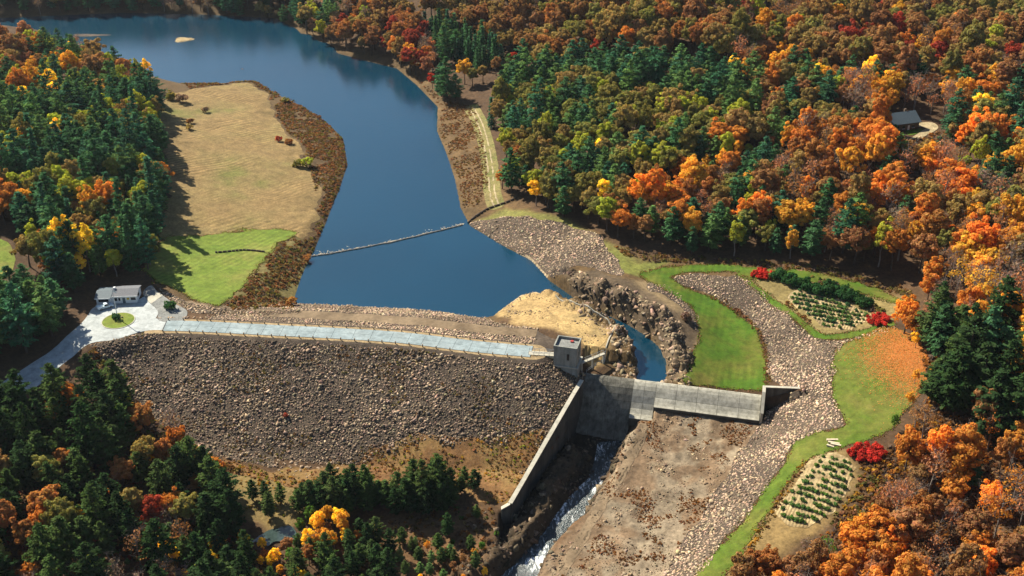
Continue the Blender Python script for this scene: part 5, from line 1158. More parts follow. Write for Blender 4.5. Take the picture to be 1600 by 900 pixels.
forest([(640,40),(700,20),(820,30),(850,70),(810,100),(770,88),(700,60)], [(1, 'oak_tree', ('rust brown', 'olive brown'), .95)], 9, 17)
forest([(775,205),(770,165),(800,140),(900,112),(1000,108),(1110,120),(1180,170),(1190,215),(1120,235),(1000,235),(900,225),(830,225)], [(6, 'pine_tree', ('blue-green', 'dark green', 'green'), .9), (3.4, 'oak_tree', ('yellow-green', 'olive', 'olive brown', 'olive'), .8), (.8, 'birch_tree', ('olive', 'yellow-green'), 1.1)], 6.6, 18, clear)
forest([(778,225),(830,230),(900,232),(1000,240),(1120,240),(1000,330),(960,370),(900,345),(850,328),(815,312),(790,280)], [(2.6, 'pine_tree', pines, .85), (5, 'oak_tree', ('olive', 'yellow-green', 'olive', 'olive brown'), .85), (1.5, 'birch_tree', ('yellow', 'yellow-green', 'olive'), 1.15), (1.0, 'maple_tree', ('russet', 'olive brown'), .85)], 7.0, 19, clear)
forest([(1120,118),(1240,122),(1340,135),(1450,145),(1560,155),(1760,155),(1760,240),(1600,240),(1480,235),(1400,225),(1300,225),(1190,215),(1180,165)], [(3, 'oak_tree', ('olive brown', 'olive', 'rust brown'), .9), (2, 'pine_tree', pines, .95), (2, 'maple_tree', ('golden', 'orange', 'russet'), .95), (1, 'birch_tree', ('yellow', 'golden'), 1.2), (1.6, 'bare_tree', ('grey-brown', 'pinkish brown'), 1.0)], 7.4, 20, clear)
forest([(1125,240),(1190,220),(1300,228),(1400,232),(1480,240),(1600,245),(1760,245),(1760,420),(1600,440),(1500,450),(1430,440),(1385,425),(1250,411),(1100,404),(1000,384),(990,350),(1050,290)], [(3, 'maple_tree', ('orange', 'bright orange', 'orange', 'russet', 'golden', 'olive brown'), 1.0), (2.4, 'bare_tree', ('grey-brown', 'pinkish brown', 'rust brown'), 1.0), (2.4, 'oak_tree', ('rust brown', 'olive brown', 'orange', 'olive', 'golden'), .9), (1.8, 'pine_tree', pines, .78), (.8, 'birch_tree', ('golden', 'yellow-green'), 1.1)], 7.0, 22, clear)
# right lower woods
forest([(1428,448),(1600,445),(1760,430),(1760,640),(1600,640),(1500,620),(1450,575),(1440,520)], [(2, 'bare_tree', ('grey-brown', 'pinkish brown', 'golden'), 1.05), (2, 'maple_tree', ('golden', 'orange'), .95), (2.0, 'pine_tree', ('deep green', 'olive green', 'dark green'), 1.0)], 6.8, 23)
forest([(1540,640),(1760,640),(1760,1040),(1120,1040),(1160,915),(1230,905),(1290,893),(1345,850),(1385,800),(1430,760),(1480,740)], [(4, 'maple_tree', ('orange', 'russet', 'bright orange', 'orange', 'rust brown'), .95), (4, 'bare_tree', ('rust brown', 'grey-brown', 'orange', 'pinkish brown'), .95), (.4, 'pine_tree', ('dark green',), .55), (1.5, 'oak_tree', ('russet', 'orange', 'rust brown'), .75)], 6.0, 24, smin=.65, smax=1.1)
for q, k_, s, c_ in (((1412, 524), 'maple_tree', .95, 'bright orange'), ((1425, 534), 'maple_tree', .8, 'orange'), ((1452, 548), 'pine_tree', 1.4, 'olive green'), ((1466, 560), 'pine_tree', 1.2, 'deep green'), ((1490, 650), 'pine_tree', 1.6, 'deep green'), ((1470, 640), 'pine_tree', 1.35, 'deep green'), ((1520, 655), 'pine_tree', 1.55, 'deep green'), ((1455, 632), 'pine_tree', 1.1, 'olive green'), ((1505, 618), 'pine_tree', 1.5, 'deep green'), ((1540, 690), 'pine_tree', 1.4, 'deep green'), ((1575, 700), 'pine_tree', 1.4, 'deep green'), ((1530, 600), 'pine_tree', 1.45, 'deep green'), ((1560, 640), 'pine_tree', 1.45, 'deep green'), ((1392, 238), 'pine_tree', .75, 'dark green'), ((1376, 228), 'pine_tree', .8, 'dark green'), ((1460, 262), 'pine_tree', .8, 'dark green'), ((1490, 225), 'pine_tree', .9, 'dark green'),
                     ((1428, 672), 'bare_tree', .7, 'rust brown'), ((1440, 690), 'bare_tree', .85, 'rust brown'), ((1395, 672), 'birch_tree', .45, 'leafy green'), ((1412, 742), 'maple_tree', 1.05, 'orange'), ((1440, 752), 'maple_tree', .9, 'orange'), ((1340, 868), 'oak_tree', .8, 'golden'), ((1383, 822), 'bare_tree', 1.05, 'pinkish brown'), ((1372, 850), 'maple_tree', .65, 'orange'), ((1580, 735), 'oak_tree', .95, 'orange'), ((1600, 715), 'oak_tree', .9, 'orange'),
                     ((1288, 888), 'bare_tree', .7, 'leafy green'), ((1258, 884), 'bare_tree', .7, 'grey-brown'), ((1200, 905), 'maple_tree', .7, 'russet'), ((1230, 918), 'oak_tree', .65, 'rust brown'), ((1170, 908), 'maple_tree', .55, 'russet'), ((1430, 545), 'birch_tree', .6, 'yellow'), ((1428, 600), 'birch_tree', .5, 'golden'), ((1420, 640), 'birch_tree', .5, 'golden'),
                     ((965, 372), 'oak_tree', .8, 'orange'), ((990, 372), 'maple_tree', .7, 'russet'), ((1178, 360), 'maple_tree', 1.25, 'bright orange'), ((1160, 372), 'maple_tree', 1.1, 'bright orange'), ((1060, 372), 'oak_tree', 1.0, 'orange'), ((1080, 385), 'maple_tree', 1.0, 'golden'), ((1202, 385), 'birch_tree', .9, 'yellow-green'), ((1330, 380), 'maple_tree', 1.1, 'golden'), ((1365, 405), 'maple_tree', 1.0, 'bright orange'), ((1408, 362), 'pine_tree', .8, 'dark green'), ((1320, 155), 'maple_tree', 1.1, 'golden'), ((1305, 172), 'maple_tree', 1.1, 'yellow-green'), ((1455, 285), 'maple_tree', .9, 'bright orange'), ((880, 340), 'pine_tree', .95, 'dark green'), ((860, 330), 'oak_tree', .8, 'olive')):
    g_ = G(*q); put(k_, g_[0], g_[1], s, c_)
# far shore
forest([(-140,31),(190,23),(300,24.5),(430,31),(470,50),(478,8),(470,-40),(-140,-40)], [(4, 'pine_tree', spr, .9), (2, 'oak_tree', ('rust brown', 'olive brown'), .9), (1.5, 'bare_tree', ('grey-brown',), .9)], 8.0, 26)
px_patch('clearing', [(-30,372),(10,378),(22,395),(20,425),(0,440),(-30,440)], 'lawn_mat', 'small sunlit grass clearing at the left picture edge', .08, 1.0)
# brush at the lake point
for q, k_, s, c_ in (((354, 124), 'bare_tree', .42, 'grey-brown'), ((380, 125), 'bare_tree', .5, 'russet'), ((392, 126), 'bare_tree', .38, 'russet')):
    g_ = G(*q); put(k_, g_[0], g_[1], s, c_)
n_frame = len(TREES)
# beyond the picture: the woods go on
far_poly = [np.array(q, float) for q in ((-620, 300), (620, 300), (760, 1050), (-760, 1050))]
r = np.random.default_rng(99)
X, Y, _ = scatter(lambda X, Y: sdf(np.array(far_poly), X, Y, 5), (-760, 760, 130, 1080), 9.5, 98)
for x_, y_ in zip(X, Y):
    z_ = float(zat(x_, y_)); px_, py_, dp = project((x_, y_, z_))
    if -130 < px_ < 1730 and -36 < py_ < 960: continue
    if sdf(lake_poly, np.array([x_]), np.array([y_]))[0] < 6: continue
    k_ = ('oak_tree', 'maple_tree', 'pine_tree', 'pine_tree', 'bare_tree', 'oak_tree')[r.integers(6)]
    if not can_place(x_, y_, 7): continue
    put(k_, x_, y_, r.uniform(.85, 1.15), (pines if k_ == 'pine_tree' else ('rust brown', 'olive brown', 'orange', 'russet'))[r.integers(4)])
print('trees', len(TREES), n_frame)

# ---- names of places for the labels
PLACES = [((40,120),'on the upper left hill above the lake'),((170,125),'on the left shore above the meadow'),((60,220),'in the left pine woods near the picture edge'),((190,220),'in the left pine woods beside the meadow'),((60,320),'above the left edge clearing'),((200,340),'at the dark woods edge left of the meadow'),((60,430),'in the woods left of the white building'),((170,430),'behind the white building'),((60,530),'above the shaded lane'),
 ((60,660),'below the shaded lane'),((170,650),'at the left toe of the dam'),((280,740),'in the woods below the left dam face'),((60,780),'in the bottom left woods by the picture edge'),((180,820),'in the bottom left woods'),((330,860),'among the bottom woods left of the pond'),((90,890),'at the bottom left corner'),((470,840),'beside the small pond'),((500,785),'in the left young pine clump'),((650,785),'in the right young pine clump'),((560,880),'among yellow birches at the bottom edge'),((700,860),'left of the river at the bottom'),
 ((500,60),'on the far right shore of the lake'),((610,90),'on the right shore below the plantation'),((670,130),'at the lake bend opposite the meadow'),((730,85),'in the dark conifer plantation'),((760,30),'above the conifer plantation'),((780,130),'between the plantation and the trail'),((200,5),'on the far lake shore'),((420,10),'at the far end of the lake'),
 ((900,60),'on the upper slope right of the plantation'),((1000,20),'near the top middle edge'),((1100,80),'on the upper middle slope'),((1250,40),'on the upper right slope'),((1400,80),'on the slope above the hillside house'),((1550,50),'in the top right corner'),((850,170),'at the head of the shore trail'),((960,160),'in the left green band of the hillside'),((1080,170),'in the right green band of the hillside'),((820,270),'beside the shore trail'),((920,290),'above the gorge riprap'),((1020,280),'in the middle of the hillside'),
 ((1180,190),'left of the hillside house'),((1300,170),'just left above the hillside house'),((1350,240),'in front of the hillside house'),((1500,180),'right of the driveway'),((1570,230),'near the pale shed'),((1130,280),'on the hillside above the bright orange maples'),((1250,290),'on the middle right hillside'),((1400,300),'below the driveway'),((1550,320),'on the right edge hillside'),((960,370),'at the woods edge above the gorge'),((1080,380),'at the woods edge above the long lawn'),((1200,390),'at the woods edge above the upper bed'),((1330,400),'in the woods edge right of the upper bed'),((1480,420),'on the slope above the round lawn'),
 ((1420,530),'at the corner of the round lawn'),((1500,520),'behind the round lawn'),((1580,540),'at the right edge behind the round lawn'),((1480,640),'in the tall pines beside the round lawn'),((1570,680),'at the right edge below the tall pines'),((1420,720),'beside the red bush'),((1330,840),'in front of the lower shrub bed'),((1230,890),'at the bottom edge near the lawn strip'),((1440,850),'in the lower right woods'),((1560,800),'in the lower right woods near the edge'),((1520,890),'at the bottom right corner')]
pp = np.array([q[0] for q in PLACES], float)
KW = {'oak_tree': 'oak', 'maple_tree': 'maple', 'birch_tree': 'birch', 'pine_tree': 'pine', 'spruce_tree': 'spruce', 'bare_tree': 'half-bare tree'}
for i, T in enumerate(TREES):
    kd = KIND[T['kind']][T['var']]; px_, py_, dp = project((T['x'], T['y'], T['z'])); tx, ty, _ = project((T['x'], T['y'], T['z'] + kd['h'] * T['s']))
    T['px'], T['py'], T['ty'], T['dp'] = px_, py_, ty, dp; T['big'] = T['s'] * kd['h'] / dp
    T['inframe'] = (i < n_frame) and 2 < px_ < 1598 and py_ > -2 and ty < 896
CAP = {'oak_tree': 290, 'maple_tree': 290, 'pine_tree': 290, 'spruce_tree': 200, 'birch_tree': 200, 'bare_tree': 260}
solo, rest = [], []
for k_ in KIND:
    lst = sorted([T for T in TREES if T['kind'] == k_ and T['inframe']], key=lambda T: -T['big']); solo += lst[:CAP[k_]]; rest += lst[CAP[k_]:]
    print(k_, len(lst))
rest += [T for T in TREES if not T['inframe']]
# labels: same look and same place are counted from the left
groups = {}
for T in solo:
    j = int(np.argmin(((pp - [T['px'], (T['py'] + T['ty']) / 2]) ** 2).sum(1))); T['place'] = PLACES[j][1]; groups.setdefault((T['kind'], T['col'], j), []).append(T)
NUMW = ['no', 'one', 'two', 'three', 'four', 'five', 'six', 'seven', 'eight', 'nine', 'ten', 'eleven', 'twelve', 'thirteen', 'fourteen', 'fifteen', 'sixteen', 'seventeen', 'eighteen', 'nineteen', 'twenty']
for (k_, c_, j), lst in groups.items():
    lst.sort(key=lambda T: T['px']); n = len(lst)
    for i, T in enumerate(lst):
        base = f"{c_} {KW[k_]} {T['place']}"
        if n == 1: T['label'] = ('lone ' if len(base.split()) < 4 else '') + base
        elif n == 2: T['label'] = base + (', left of two' if i == 0 else ', right of two')
        else: T['label'] = base + (', leftmost' if i == 0 else ', rightmost' if i == n - 1 else f', {ordn(i)} from left')
        T['group'] = {'oak_tree': 'autumn oaks', 'maple_tree': 'autumn maples', 'birch_tree': 'yellow birches', 'pine_tree': 'pines of the valley woods', 'spruce_tree': 'plantation spruces', 'bare_tree': 'half-bare trees'}[k_]
def jitter(c, s=.15):
    b = random.uniform(1 - s, 1 + s) * 1.75; return tuple(max(.001, v * b * random.uniform(.94, 1.06)) for v in c)
solo.sort(key=lambda T: -T['big'])
for i, T in enumerate(solo):
    kd = KIND[T['kind']][T['var']]; col = (*jitter(PAL[T['col']]), 1.0); sc = (T['s'] * random.uniform(.92, 1.08), T['s'] * random.uniform(.92, 1.08), T['s'] * T['zs'])
    if i < 420 or T['kind'] == 'bare_tree':
        o = bpy.data.objects.new(T['kind'], None); C.objects.link(o)
        c = bpy.data.objects.new('crown', kd['crown']); C.objects.link(c); c.parent = o; c.color = col
        b = bpy.data.objects.new('trunk', kd['trunk']); C.objects.link(b); b.parent = o
    else:
        o = bpy.data.objects.new(T['kind'], kd['whole']); C.objects.link(o); o.color = col
    o.location = (T['x'], T['y'], T['z']); o.scale = sc; o.rotation_euler = (random.gauss(0, .03), random.gauss(0, .03), T['rz'])
    tag(o, T['label'], 'tree', T['group'])
# the rest of the woods: one object, points that carry whole trees
variants = [(k_, v) for k_ in KIND for v in range(len(KIND[k_]))]; vid_ = {kv: i for i, kv in enumerate(variants)}
src = bpy.data.collections.new('tree_sources')
src_objs = [bpy.data.objects.new(f'source_tree_{i:02d}', KIND[k_][v]['far']) for i, (k_, v) in enumerate(variants)]
pm = bpy.data.meshes.new('distant_woods'); pm.vertices.add(len(rest)); pm.vertices.foreach_set('co', np.array([(T['x'], T['y'], T['z']) for T in rest], np.float32).ravel())
def pattr(name, ty, key, data): a = pm.attributes.new(name, ty, 'POINT'); a.data.foreach_set(key, np.ascontiguousarray(data).ravel())
pattr('vi', 'INT', 'value', np.array([vid_[(T['kind'], T['var'])] for T in rest], np.int32)); pattr('rz', 'FLOAT', 'value', np.array([T['rz'] for T in rest], np.float32)); pattr('sc', 'FLOAT', 'value', np.array([T['s'] for T in rest], np.float32))
pattr('tint_i', 'FLOAT_COLOR', 'color', np.array([(*jitter(PAL[T['col']]), 1) for T in rest], np.float32))
ng = bpy.data.node_groups.new('woods_nodes', 'GeometryNodeTree'); ng.interface.new_socket('Geometry', in_out='INPUT', socket_type='NodeSocketGeometry'); ng.interface.new_socket('Geometry', in_out='OUTPUT', socket_type='NodeSocketGeometry')
N = ng.nodes; gi = N.new('NodeGroupInput'); go = N.new('NodeGroupOutput'); iop = N.new('GeometryNodeInstanceOnPoints'); jn = N.new('GeometryNodeGeometryToInstance')
for so in reversed(src_objs): oi = N.new('GeometryNodeObjectInfo'); oi.inputs['Object'].default_value = so; ng.links.new(oi.outputs['Geometry'], jn.inputs[0])
def named(nm, ty): a = N.new('GeometryNodeInputNamedAttribute'); a.data_type = ty; a.inputs['Name'].default_value = nm; return a.outputs[0]
cx = N.new('ShaderNodeCombineXYZ'); ng.links.new(named('rz', 'FLOAT'), cx.inputs[2]); e2r = N.new('FunctionNodeEulerToRotation'); ng.links.new(cx.outputs[0], e2r.inputs[0])
ng.links.new(gi.outputs[0], iop.inputs['Points']); ng.links.new(jn.outputs[0], iop.inputs['Instance']); iop.inputs['Pick Instance'].default_value = True
ng.links.new(named('vi', 'INT'), iop.inputs['Instance Index']); ng.links.new(e2r.outputs[0], iop.inputs['Rotation']); ng.links.new(named('sc', 'FLOAT'), iop.inputs['Scale']); ng.links.new(iop.outputs[0], go.inputs[0])
woods = bpy.data.objects.new('distant_woods', pm); C.objects.link(woods); md = woods.modifiers.new('woods', 'NODES'); md.node_group = ng
tag(woods, 'autumn forest continuing over the far slopes and beyond the picture', 'woods', kind='stuff'); print('solo', len(solo), 'rest', len(rest))

# ------------------------------------------------------------------ shrubs
def leaf_mass(name, X, Y, rad, cols, label, seed, per=16, ls=.5, tall=.8, parent=None, cat='scrub', kind='stuff', mat='leaf_mat', Zs=None):
    r = np.random.default_rng(seed); n = len(X); Z_ = zat(X, Y) if Zs is None else Zs
    e = r.normal(size=(n, per, 3)); e /= np.linalg.norm(e, axis=2)[:, :, None]; e[:, :, 2] = np.abs(e[:, :, 2]); rad = np.asarray(rad) * np.ones(n)
    p = np.stack([X, Y, Z_], 1)[:, None] + e * rad[:, None, None] * np.array([1, 1, tall]) * r.uniform(.55, 1.05, (n, per, 1)); p = p.reshape(-1, 3)
    nn = (e + r.normal(0, .45, e.shape)).reshape(-1, 3); cols = np.array(cols); ci = cols[r.integers(0, len(cols), n)] * r.uniform(.75, 1.3, (n, 1))
    t_ = np.repeat(ci, per, 0) * r.uniform(.75, 1.3, (n * per, 1)); V, F = quads(p, nn, np.repeat(np.clip(rad, .25, 1.2), per) * ls * r.uniform(.6, 1.2, n * per), r)
    me = fast_mesh(name, V, F, False, np.repeat(t_, 4, 0)); me.materials.append(MAT[mat]); o = bpy.data.objects.new(name, me); C.objects.link(o)
    if parent is not None: o.parent = parent
    return tag(o, label, cat, None, kind)
c4 = lambda *n_: [PAL[k] for k in n_]
def band(poly, spacing, seed, fn=lambda X, Y: 0 * X): pl = GXY(poly); return scatter(lambda X, Y: sdf(pl, X, Y) + fn(X, Y), bb(pl), spacing, seed)
Smg = S_meadow.reshape(SH); Slg = S_lawnl.reshape(SH)
X, Y, r = band([(255,118),(300,128),(345,126),(400,120),(450,145),(505,175),(540,212),(548,258),(530,300),(510,350),(488,400),(470,435),(455,485),(350,482),(380,450),(410,405),(450,372),(470,370),(440,190),(380,135),(300,142)], 1.15, 51, lambda X, Y: np.where((zat(X, Y, Smg) < 1.5) | (zat(X, Y, Slg) < .8) | (sdf(lake_poly, X, Y) < .4), 9, 0) + 30 * (fbm(X / 7, Y / 7, 52, 3) < -.34))
leaf_mass('shore_scrub', X, Y, r.uniform(.3, .95, len(X)), c4('rust brown', 'olive brown', 'grey-brown', 'pinkish brown', 'olive', 'rust brown'), 'brown brush covering the left lake shore', 53, 12, .5, .7)
X, Y, r = band([(640,112),(690,155),(740,165),(758,230),(764,290),(752,320),(725,335),(712,280),(698,240),(684,205),(686,168)], 1.2, 54, lambda X, Y: np.where(sdf(lake_poly, X, Y) < 1.2, 9, 0) + 30 * (fbm(X / 6, Y / 6, 55, 3) < -.25))
leaf_mass('shore_scrub', X, Y, r.uniform(.2, .75, len(X)), c4('rust brown', 'olive brown', 'pinkish brown', 'rust brown', 'grey-brown'), 'rusty brush between the trail and the right shore', 56, 12, .5, .6)
X, Y, r = scatter(lambda X, Y: sdf(brown_poly, X, Y) + 30 * (fbm(X / 5, Y / 5, 57, 3) < -.12), bb(brown_poly), 0.95, 58)
leaf_mass('toe_scrub', X, Y, r.uniform(.15, .6, len(X)), c4('rust brown', 'pinkish brown', 'golden', 'olive brown', 'yellow-green', 'rust brown'), 'rusty and yellow brush on the flat below the dam', 59, 10, .5, .7)
X, Y, r = band([(580,810),(700,790),(780,800),(770,900),(560,900)], 1.7, 60, lambda X, Y: 30 * (fbm(X / 6, Y / 6, 61, 3) < -.1)); leaf_mass('river_scrub', X, Y, r.uniform(.3, .9, len(X)), c4('rust brown', 'grey-brown', 'leafy green', 'olive brown', 'russet'), 'mixed brush on the low ground left of the river', 62, 12, .5, .8)
fedge = [(960,385),(1010,395),(1090,402),(1200,410),(1300,420),(1420,452),(1440,480),(1410,462),(1300,432),(1200,420),(1100,410),(1020,412),(975,400)]
X, Y, r = band(fedge, 1.3, 63); leaf_mass('edge_scrub', X, Y, r.uniform(.3, 1.0, len(X)), c4('olive brown', 'olive', 'rust brown', 'grey-brown'), 'low brush at the woods edge above the long lawn', 64, 12, .5, .8)
X, Y, r = band([(1095,462),(1135,470),(1170,495),(1198,530),(1206,600),(1196,600),(1190,532),(1160,498),(1120,472)], 1.1, 65); leaf_mass('edge_scrub', X, Y, r.uniform(.25, .75, len(X)), c4('rust brown', 'pinkish brown', 'olive brown'), 'rusty brush along the foot of the curved riprap', 66, 10, .5, .7)
X, Y, r = band([(1225,478),(1262,505),(1295,520),(1275,512),(1245,488),(1232,470)], 1.2, 67); leaf_mass('bed_scrub', X, Y, r.uniform(.4, .9, len(X)), c4('rust brown', 'olive brown', 'russet'), 'rusty grasses along the near side of the upper bed', 68, 12, .5, .8)
X, Y, r = band([(1262,432),(1300,440),(1350,462),(1385,488),(1372,492),(1340,470),(1300,452)], 1.5, 69); leaf_mass('bed_scrub', X, Y, r.uniform(.6, 1.3, len(X)), c4('olive', 'leafy green', 'olive brown', 'grey-brown'), 'grey-green shrubs behind the upper bed', 70, 16, .45, .9)
X, Y, r = band([(1180,850),(1215,808),(1240,762),(1262,722),(1250,722),(1225,765),(1185,832),(1140,900),(1170,900)], 1.1, 71); leaf_mass('bed_scrub', X, Y, r.uniform(.3, .8, len(X)), c4('rust brown', 'golden', 'olive brown'), 'rusty grasses between the lawn strip and the lower bed', 72, 10, .5, .8)
X, Y, r = band([(1440,640),(1560,660),(1600,700),(1600,900),(1180,900),(1300,830),(1400,720)], 1.3, 73); leaf_mass('undergrowth', X, Y, r.uniform(.3, .95, len(X)), c4('rust brown', 'orange', 'russet', 'grey-brown', 'pinkish brown'), 'rusty undergrowth beneath the lower right woods', 74, 12, .5, .8)
X, Y, r = band([(0,650),(200,640),(300,740),(400,860),(420,900),(0,900)], 1.8, 75); leaf_mass('undergrowth', X, Y, r.uniform(.4, 1.2, len(X)), c4('rust brown', 'olive brown', 'dark red', 'green'), 'dark undergrowth beneath the bottom left woods', 76, 10, .5, .8)
X, Y, r = band([(330,728),(430,742),(480,750),(560,752),(560,800),(430,825),(350,780)], 1.3, 81, lambda X, Y: 30 * (fbm(X / 5, Y / 5, 82, 3) < -.1)); leaf_mass('toe_scrub', X, Y, r.uniform(.2, .7, len(X)), c4('yellow-green', 'olive', 'olive brown', 'rust brown', 'golden'), 'yellow-green brush below the left half of the dam', 83, 10, .5, .8)
X, Y, r = band([(1440,555),(1452,600),(1445,640),(1410,690),(1375,715),(1365,745),(1400,760),(1460,700),(1480,620),(1470,560)], 1.2, 84); leaf_mass('edge_scrub', X, Y, r.uniform(.3, 1.1, len(X)), c4('orange', 'golden', 'rust brown', 'russet', 'grey-brown'), 'orange brush along the forest side of the round lawn', 85, 12, .5, .9)
X, Y, r = band([(1340,700),(1345,745),(1322,785),(1295,818),(1330,840),(1380,790),(1385,720)], 1.2, 86); leaf_mass('bed_scrub', X, Y, r.uniform(.3, 1.0, len(X)), c4('rust brown', 'pinkish brown', 'olive', 'golden'), 'brush between the lower bed and the trees', 87, 12, .5, .9)
X, Y, r = band([(150,548),(185,598),(230,650),(278,684),(325,712),(380,738),(340,742),(280,722),(215,680),(170,620),(140,560)], 1.2, 90); leaf_mass('toe_scrub', X, Y, r.uniform(.3, 1.1, len(X)), c4('rust brown', 'olive', 'olive brown', 'leafy green', 'grey-brown'), 'brush between the left edge of the riprap and the bottom left woods', 91, 12, .5, .9)
X, Y, r = scatter(lambda X, Y: sdf(floor_poly, X, Y) + 1 + 30 * (fbm(X / 6, Y / 6, 93, 3) < 0.2), bb(floor_poly), 0.8, 92); leaf_mass('floor_weeds', X, Y, r.uniform(.1, .5, len(X)), c4('rust brown', 'pinkish brown', 'russet'), 'rusty weeds growing in patches on the rock floor', 94, 8, .6, .7)
X, Y, r = band([(1412,225),(1450,212),(1478,205),(1480,262),(1420,268)], 1.6, 95); leaf_mass('undergrowth', X, Y, r.uniform(.4, 1.2, len(X)), c4('rust brown', 'olive brown', 'orange', 'grey-brown'), 'brush in the clearing in front of the driveway', 96, 12, .5, .9)
# fallen leaves on the round lawn
lv = G(1410, 545)[:2]; r = np.random.default_rng(77); n = 30000; X = lv[0] + r.normal(1.5, 6.5, n); Y = lv[1] + r.normal(-4, 11.0, n); k = zat(X, Y, S_C.reshape(SH)) < 0.6; X, Y = X[k], Y[k]
pz = np.stack([X, Y, zat(X, Y) + .16], 1); V, F = quads(pz, np.tile([0, 0, 1.0], (len(X), 1)) + r.normal(0, .25, (len(X), 3)), r.uniform(.08, .2, len(X)), r); cols = np.array([(.66, .25, .05), (.62, .29, .09), (.68, .32, .11)])[r.integers(0, 3, len(X))]
me = fast_mesh('fallen_leaves', V, F, False, np.repeat(cols, 4, 0)); me.materials.append(MAT['leaf_mat']); o = bpy.data.objects.new('fallen_leaves', me); C.objects.link(o); tag(o, 'orange fallen leaves spread under the bright maple on the round lawn', 'leaves', kind='stuff')

for S_e, nm_ in ((S_A, 'long lawn'), (S_C, 'round lawn'), (S_B, 'narrow grass strip'), (S_lawnl, 'left lawn')):
    Sg = S_e.reshape(SH); k = np.nonzero(np.abs(S_e) < 3)[0]; b_ = (gx[k].min(), gx[k].max(), gy[k].min(), gy[k].max())
    X, Y, r = scatter(lambda X, Y: np.abs(zat(X, Y, Sg) - .1) - .75 + fbm(X / 4, Y / 4, 31, 2) * .8, b_, .55, 101)
    leaf_mass('edge_tufts', X, Y, r.uniform(.08, .28, len(X)), c4('olive', 'olive brown', 'yellow-green', 'leafy green', 'pinkish brown'), f'ragged tufts of grass along the edge of the {nm_}', 102, 6, .7, .8, cat='grass')
X, Y, r = scatter(lambda X, Y: dam_down(X, Y) + 30 * (fbm(X / 9, Y / 6, 111, 3) + .25 * fbm(X / 2, Y / 2, 112, 2) < .16), (abb[0] - 30, abb[1], abb[2], abb[3]), 1.1, 110)
leaf_mass('slope_weeds', X, Y, r.uniform(.15, .5, len(X)), c4('grey-brown', 'olive brown', 'rust brown', 'olive'), 'dry weeds growing in patches between the stones of the dam face', 113, 9, .55, .8, cat='weeds')
BUSH = []
for i in range(4):
    V, F, T_ = crown_broad(1000 + i, 1.6, 1.0, 12, 26, .42, .35, .55, -.3, .42); me = fast_mesh('bush_leaves', V, F, False, T_); me.materials.append(MAT['leaf_mat']); BUSH.append(me)
def bush(name, x_, y_, sc, colour, label, group=None, cat='shrub', zs=1.0):
    o = bpy.data.objects.new(name, random.choice(BUSH)); C.objects.link(o); o.location = (x_, y_, float(zat(x_, y_)) - .05); o.scale = (sc, sc * random.uniform(.85, 1.15), sc * zs); o.rotation_euler = (0, 0, random.uniform(0, 6.28)); o.color = (*jitter(PAL[colour]), 1); return tag(o, label, cat, group)
for (px_, py_), sc, c_, lab in (((322, 178), 2.2, 'grey-brown', 'single dark bush in the upper meadow'), ((298, 193), 1.8, 'rust brown', 'upper of two dark bushes at the left meadow edge'), ((296, 203), 1.9, 'olive brown', 'lower of two dark bushes at the left meadow edge'), ((268, 156), 3.0, 'olive', 'pale green bush at the top left corner of the meadow'), ((283, 162), 3.0, 'grey-brown', 'large grey bush at the top left corner of the meadow'),
    ((436, 222), 2.0, 'dark red', 'reddish bush left of the shore brush'), ((452, 226), 1.8, 'russet', 'russet bush in the shore brush'), ((480, 262), 3.0, 'yellow-green', 'yellowish bush above the lower lake shore'), ((465, 260), 2.2, 'olive', 'olive bush beside the yellowish one on the lake shore'), ((447, 160), 1.8, 'olive', 'small bush on the upper lake shore'),
    ((283, 60), 2.4, 'olive', 'olive bush on the small islet'), ((267, 484), 2.0, 'dark green', 'dark round evergreen bush in the gravel yard'), ((183, 500), 1.5, 'dark green', 'dark bush at the foot of the flagpole'), ((447, 653), .9, 'dark red', 'tiny red bush alone on the dam face'), ((480, 408), 1.6, 'russet', 'russet bush at the left end of the floating boom'), ((457, 478), 2.0, 'russet', 'russet bush at the lower left corner of the lake'), ((1072, 500), 2.0, 'grey-brown', 'grey bush beside the long lawn above the gorge')): g_ = G(px_, py_); bush('bush', g_[0], g_[1], sc, c_, lab)
# red sumac clumps
for (cx_, cy_), (w_, h_), n, lab in (((1189, 432), (20, 7), 34, 'scarlet sumac clump on the grass strip above the curved riprap'), ((1372, 503), (17, 9), 34, 'crimson sumac clump at the right end of the upper bed'), ((1353, 712), (28, 13), 64, 'scarlet sumac clump above the lower shrub bed')):
    base = G(cx_, cy_); o = empty('sumac_clump', base); tag(o, lab, 'shrub'); r = np.random.default_rng(int(cx_))
    for k in range(n):
        a = r.uniform(0, 6.28); q = math.sqrt(r.uniform()); g_ = G(cx_ + w_ * q * math.cos(a), cy_ + h_ * q * math.sin(a)); b = bpy.data.objects.new('stem_crown', BUSH[k % 4]); C.objects.link(b); b.parent = o; b.location = (g_[0] - base[0], g_[1] - base[1], g_[2] - base[2] + .2); s = r.uniform(.5, 1.05); b.scale = (s, s, s * 1.1); b.rotation_euler = (0, 0, a); b.color = (*jitter((.30, .028, .02), .3), 1)
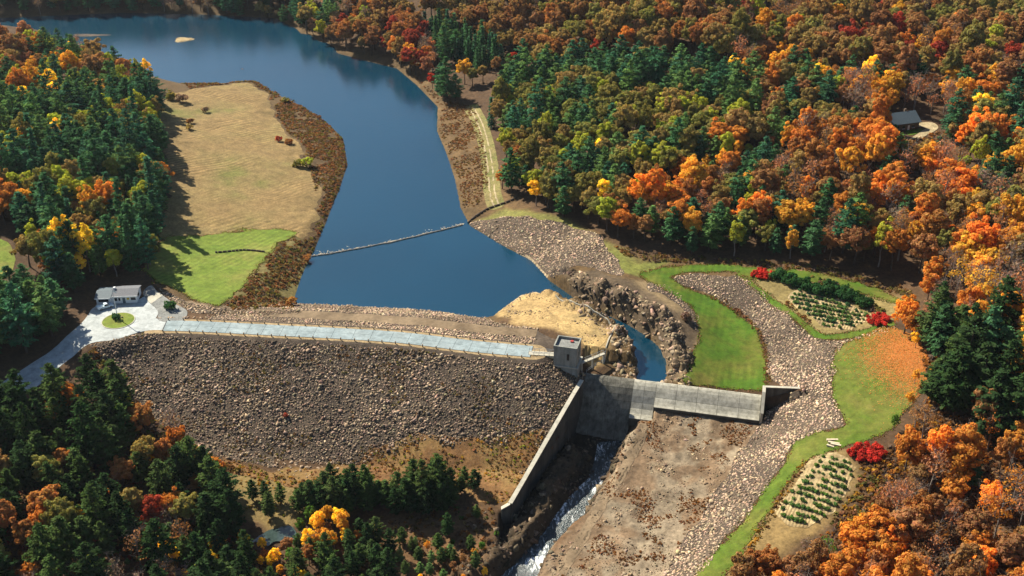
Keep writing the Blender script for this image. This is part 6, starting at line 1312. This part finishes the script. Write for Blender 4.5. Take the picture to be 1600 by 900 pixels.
# planted rows
def rows(poly, ang, dr, dc, name, place, colour, sc, seed, skip=.12):
    r = np.random.default_rng(seed); c_ = poly.mean(0); ca, sa = math.cos(ang), math.sin(ang); grid = {}
    for i in range(-14, 15):
        for j in range(-22, 23):
            u, v = j * dc + r.normal(0, .16), i * dr + r.normal(0, .12); x_, y_ = c_[0] + u * ca - v * sa, c_[1] + u * sa + v * ca
            if sdf(poly, np.array([x_]), np.array([y_]))[0] > -.7 or r.uniform() < skip: continue
            grid.setdefault(i, []).append((x_, y_))
    for ri, i in enumerate(sorted(grid)):
        for k, (x_, y_) in enumerate(sorted(grid[i])):
            bush(name, x_, y_, sc * r.uniform(.7, 1.25), colour[r.integers(len(colour))], f'small green shrub in the {place} straw bed, {ordn(ri)} row from the front, {ordn(k)} from left', f'planted shrubs of the {place} bed')
rows(bed2_poly, -.6, 2.15, 1.15, 'planted_shrub', 'lower', ('green', 'leafy green', 'green'), .62, 5)
rows(bed1_poly, -.5, 2.3, 1.25, 'planted_shrub', 'upper', ('green', 'dark green'), .66, 6)
for cx_, cy_, n, wx, wy, lab in ((1240, 444, 30, 36, 9, 'dark evergreen hedge mass at the left of the upper bed'), (1325, 468, 26, 34, 10, 'dark evergreen hedge mass behind the upper bed')):
    base = G(cx_, cy_); o = empty('juniper_hedge', base); tag(o, lab, 'hedge'); r = np.random.default_rng(cx_)
    for k in range(n):
        t_ = r.uniform(-1, 1); g_ = G(cx_ + wx * t_, cy_ + (t_ * wx * .38) + r.uniform(-.6, .6) * wy); b = bpy.data.objects.new('shrub_crown', BUSH[k % 4]); C.objects.link(b); b.parent = o; b.location = (g_[0] - base[0], g_[1] - base[1], g_[2] - base[2]); s = r.uniform(1.2, 2.1); b.scale = (s, s, s * 1.1); b.rotation_euler = (0, 0, k); b.color = (*jitter((.022, .06, .02)), 1)

# ------------------------------------------------------------------ air
t = NT('haze_mat'); pv_ = t.node('ShaderNodeVolumePrincipled'); pv_.inputs['Color'].default_value = (.80, .90, 1.0, 1); pv_.inputs['Density'].default_value = 0.000025; pv_.inputs['Anisotropy'].default_value = 0.3
t.link(pv_.outputs[0], t.out.inputs['Volume']); MAT['haze_mat'] = t.m
ztop = max(CAM_H + 10, float(ZF.max()) + 40)
m = MB(); m.box(xs[0] - 40, xs[-1] + 40, ys[0] - 40, ys[-1] + 40, float(ZF.min()) - 6, ztop); m.build('haze', 'haze_mat', None, label='thin blue autumn haze over the whole valley', cat='haze', kind='stuff')
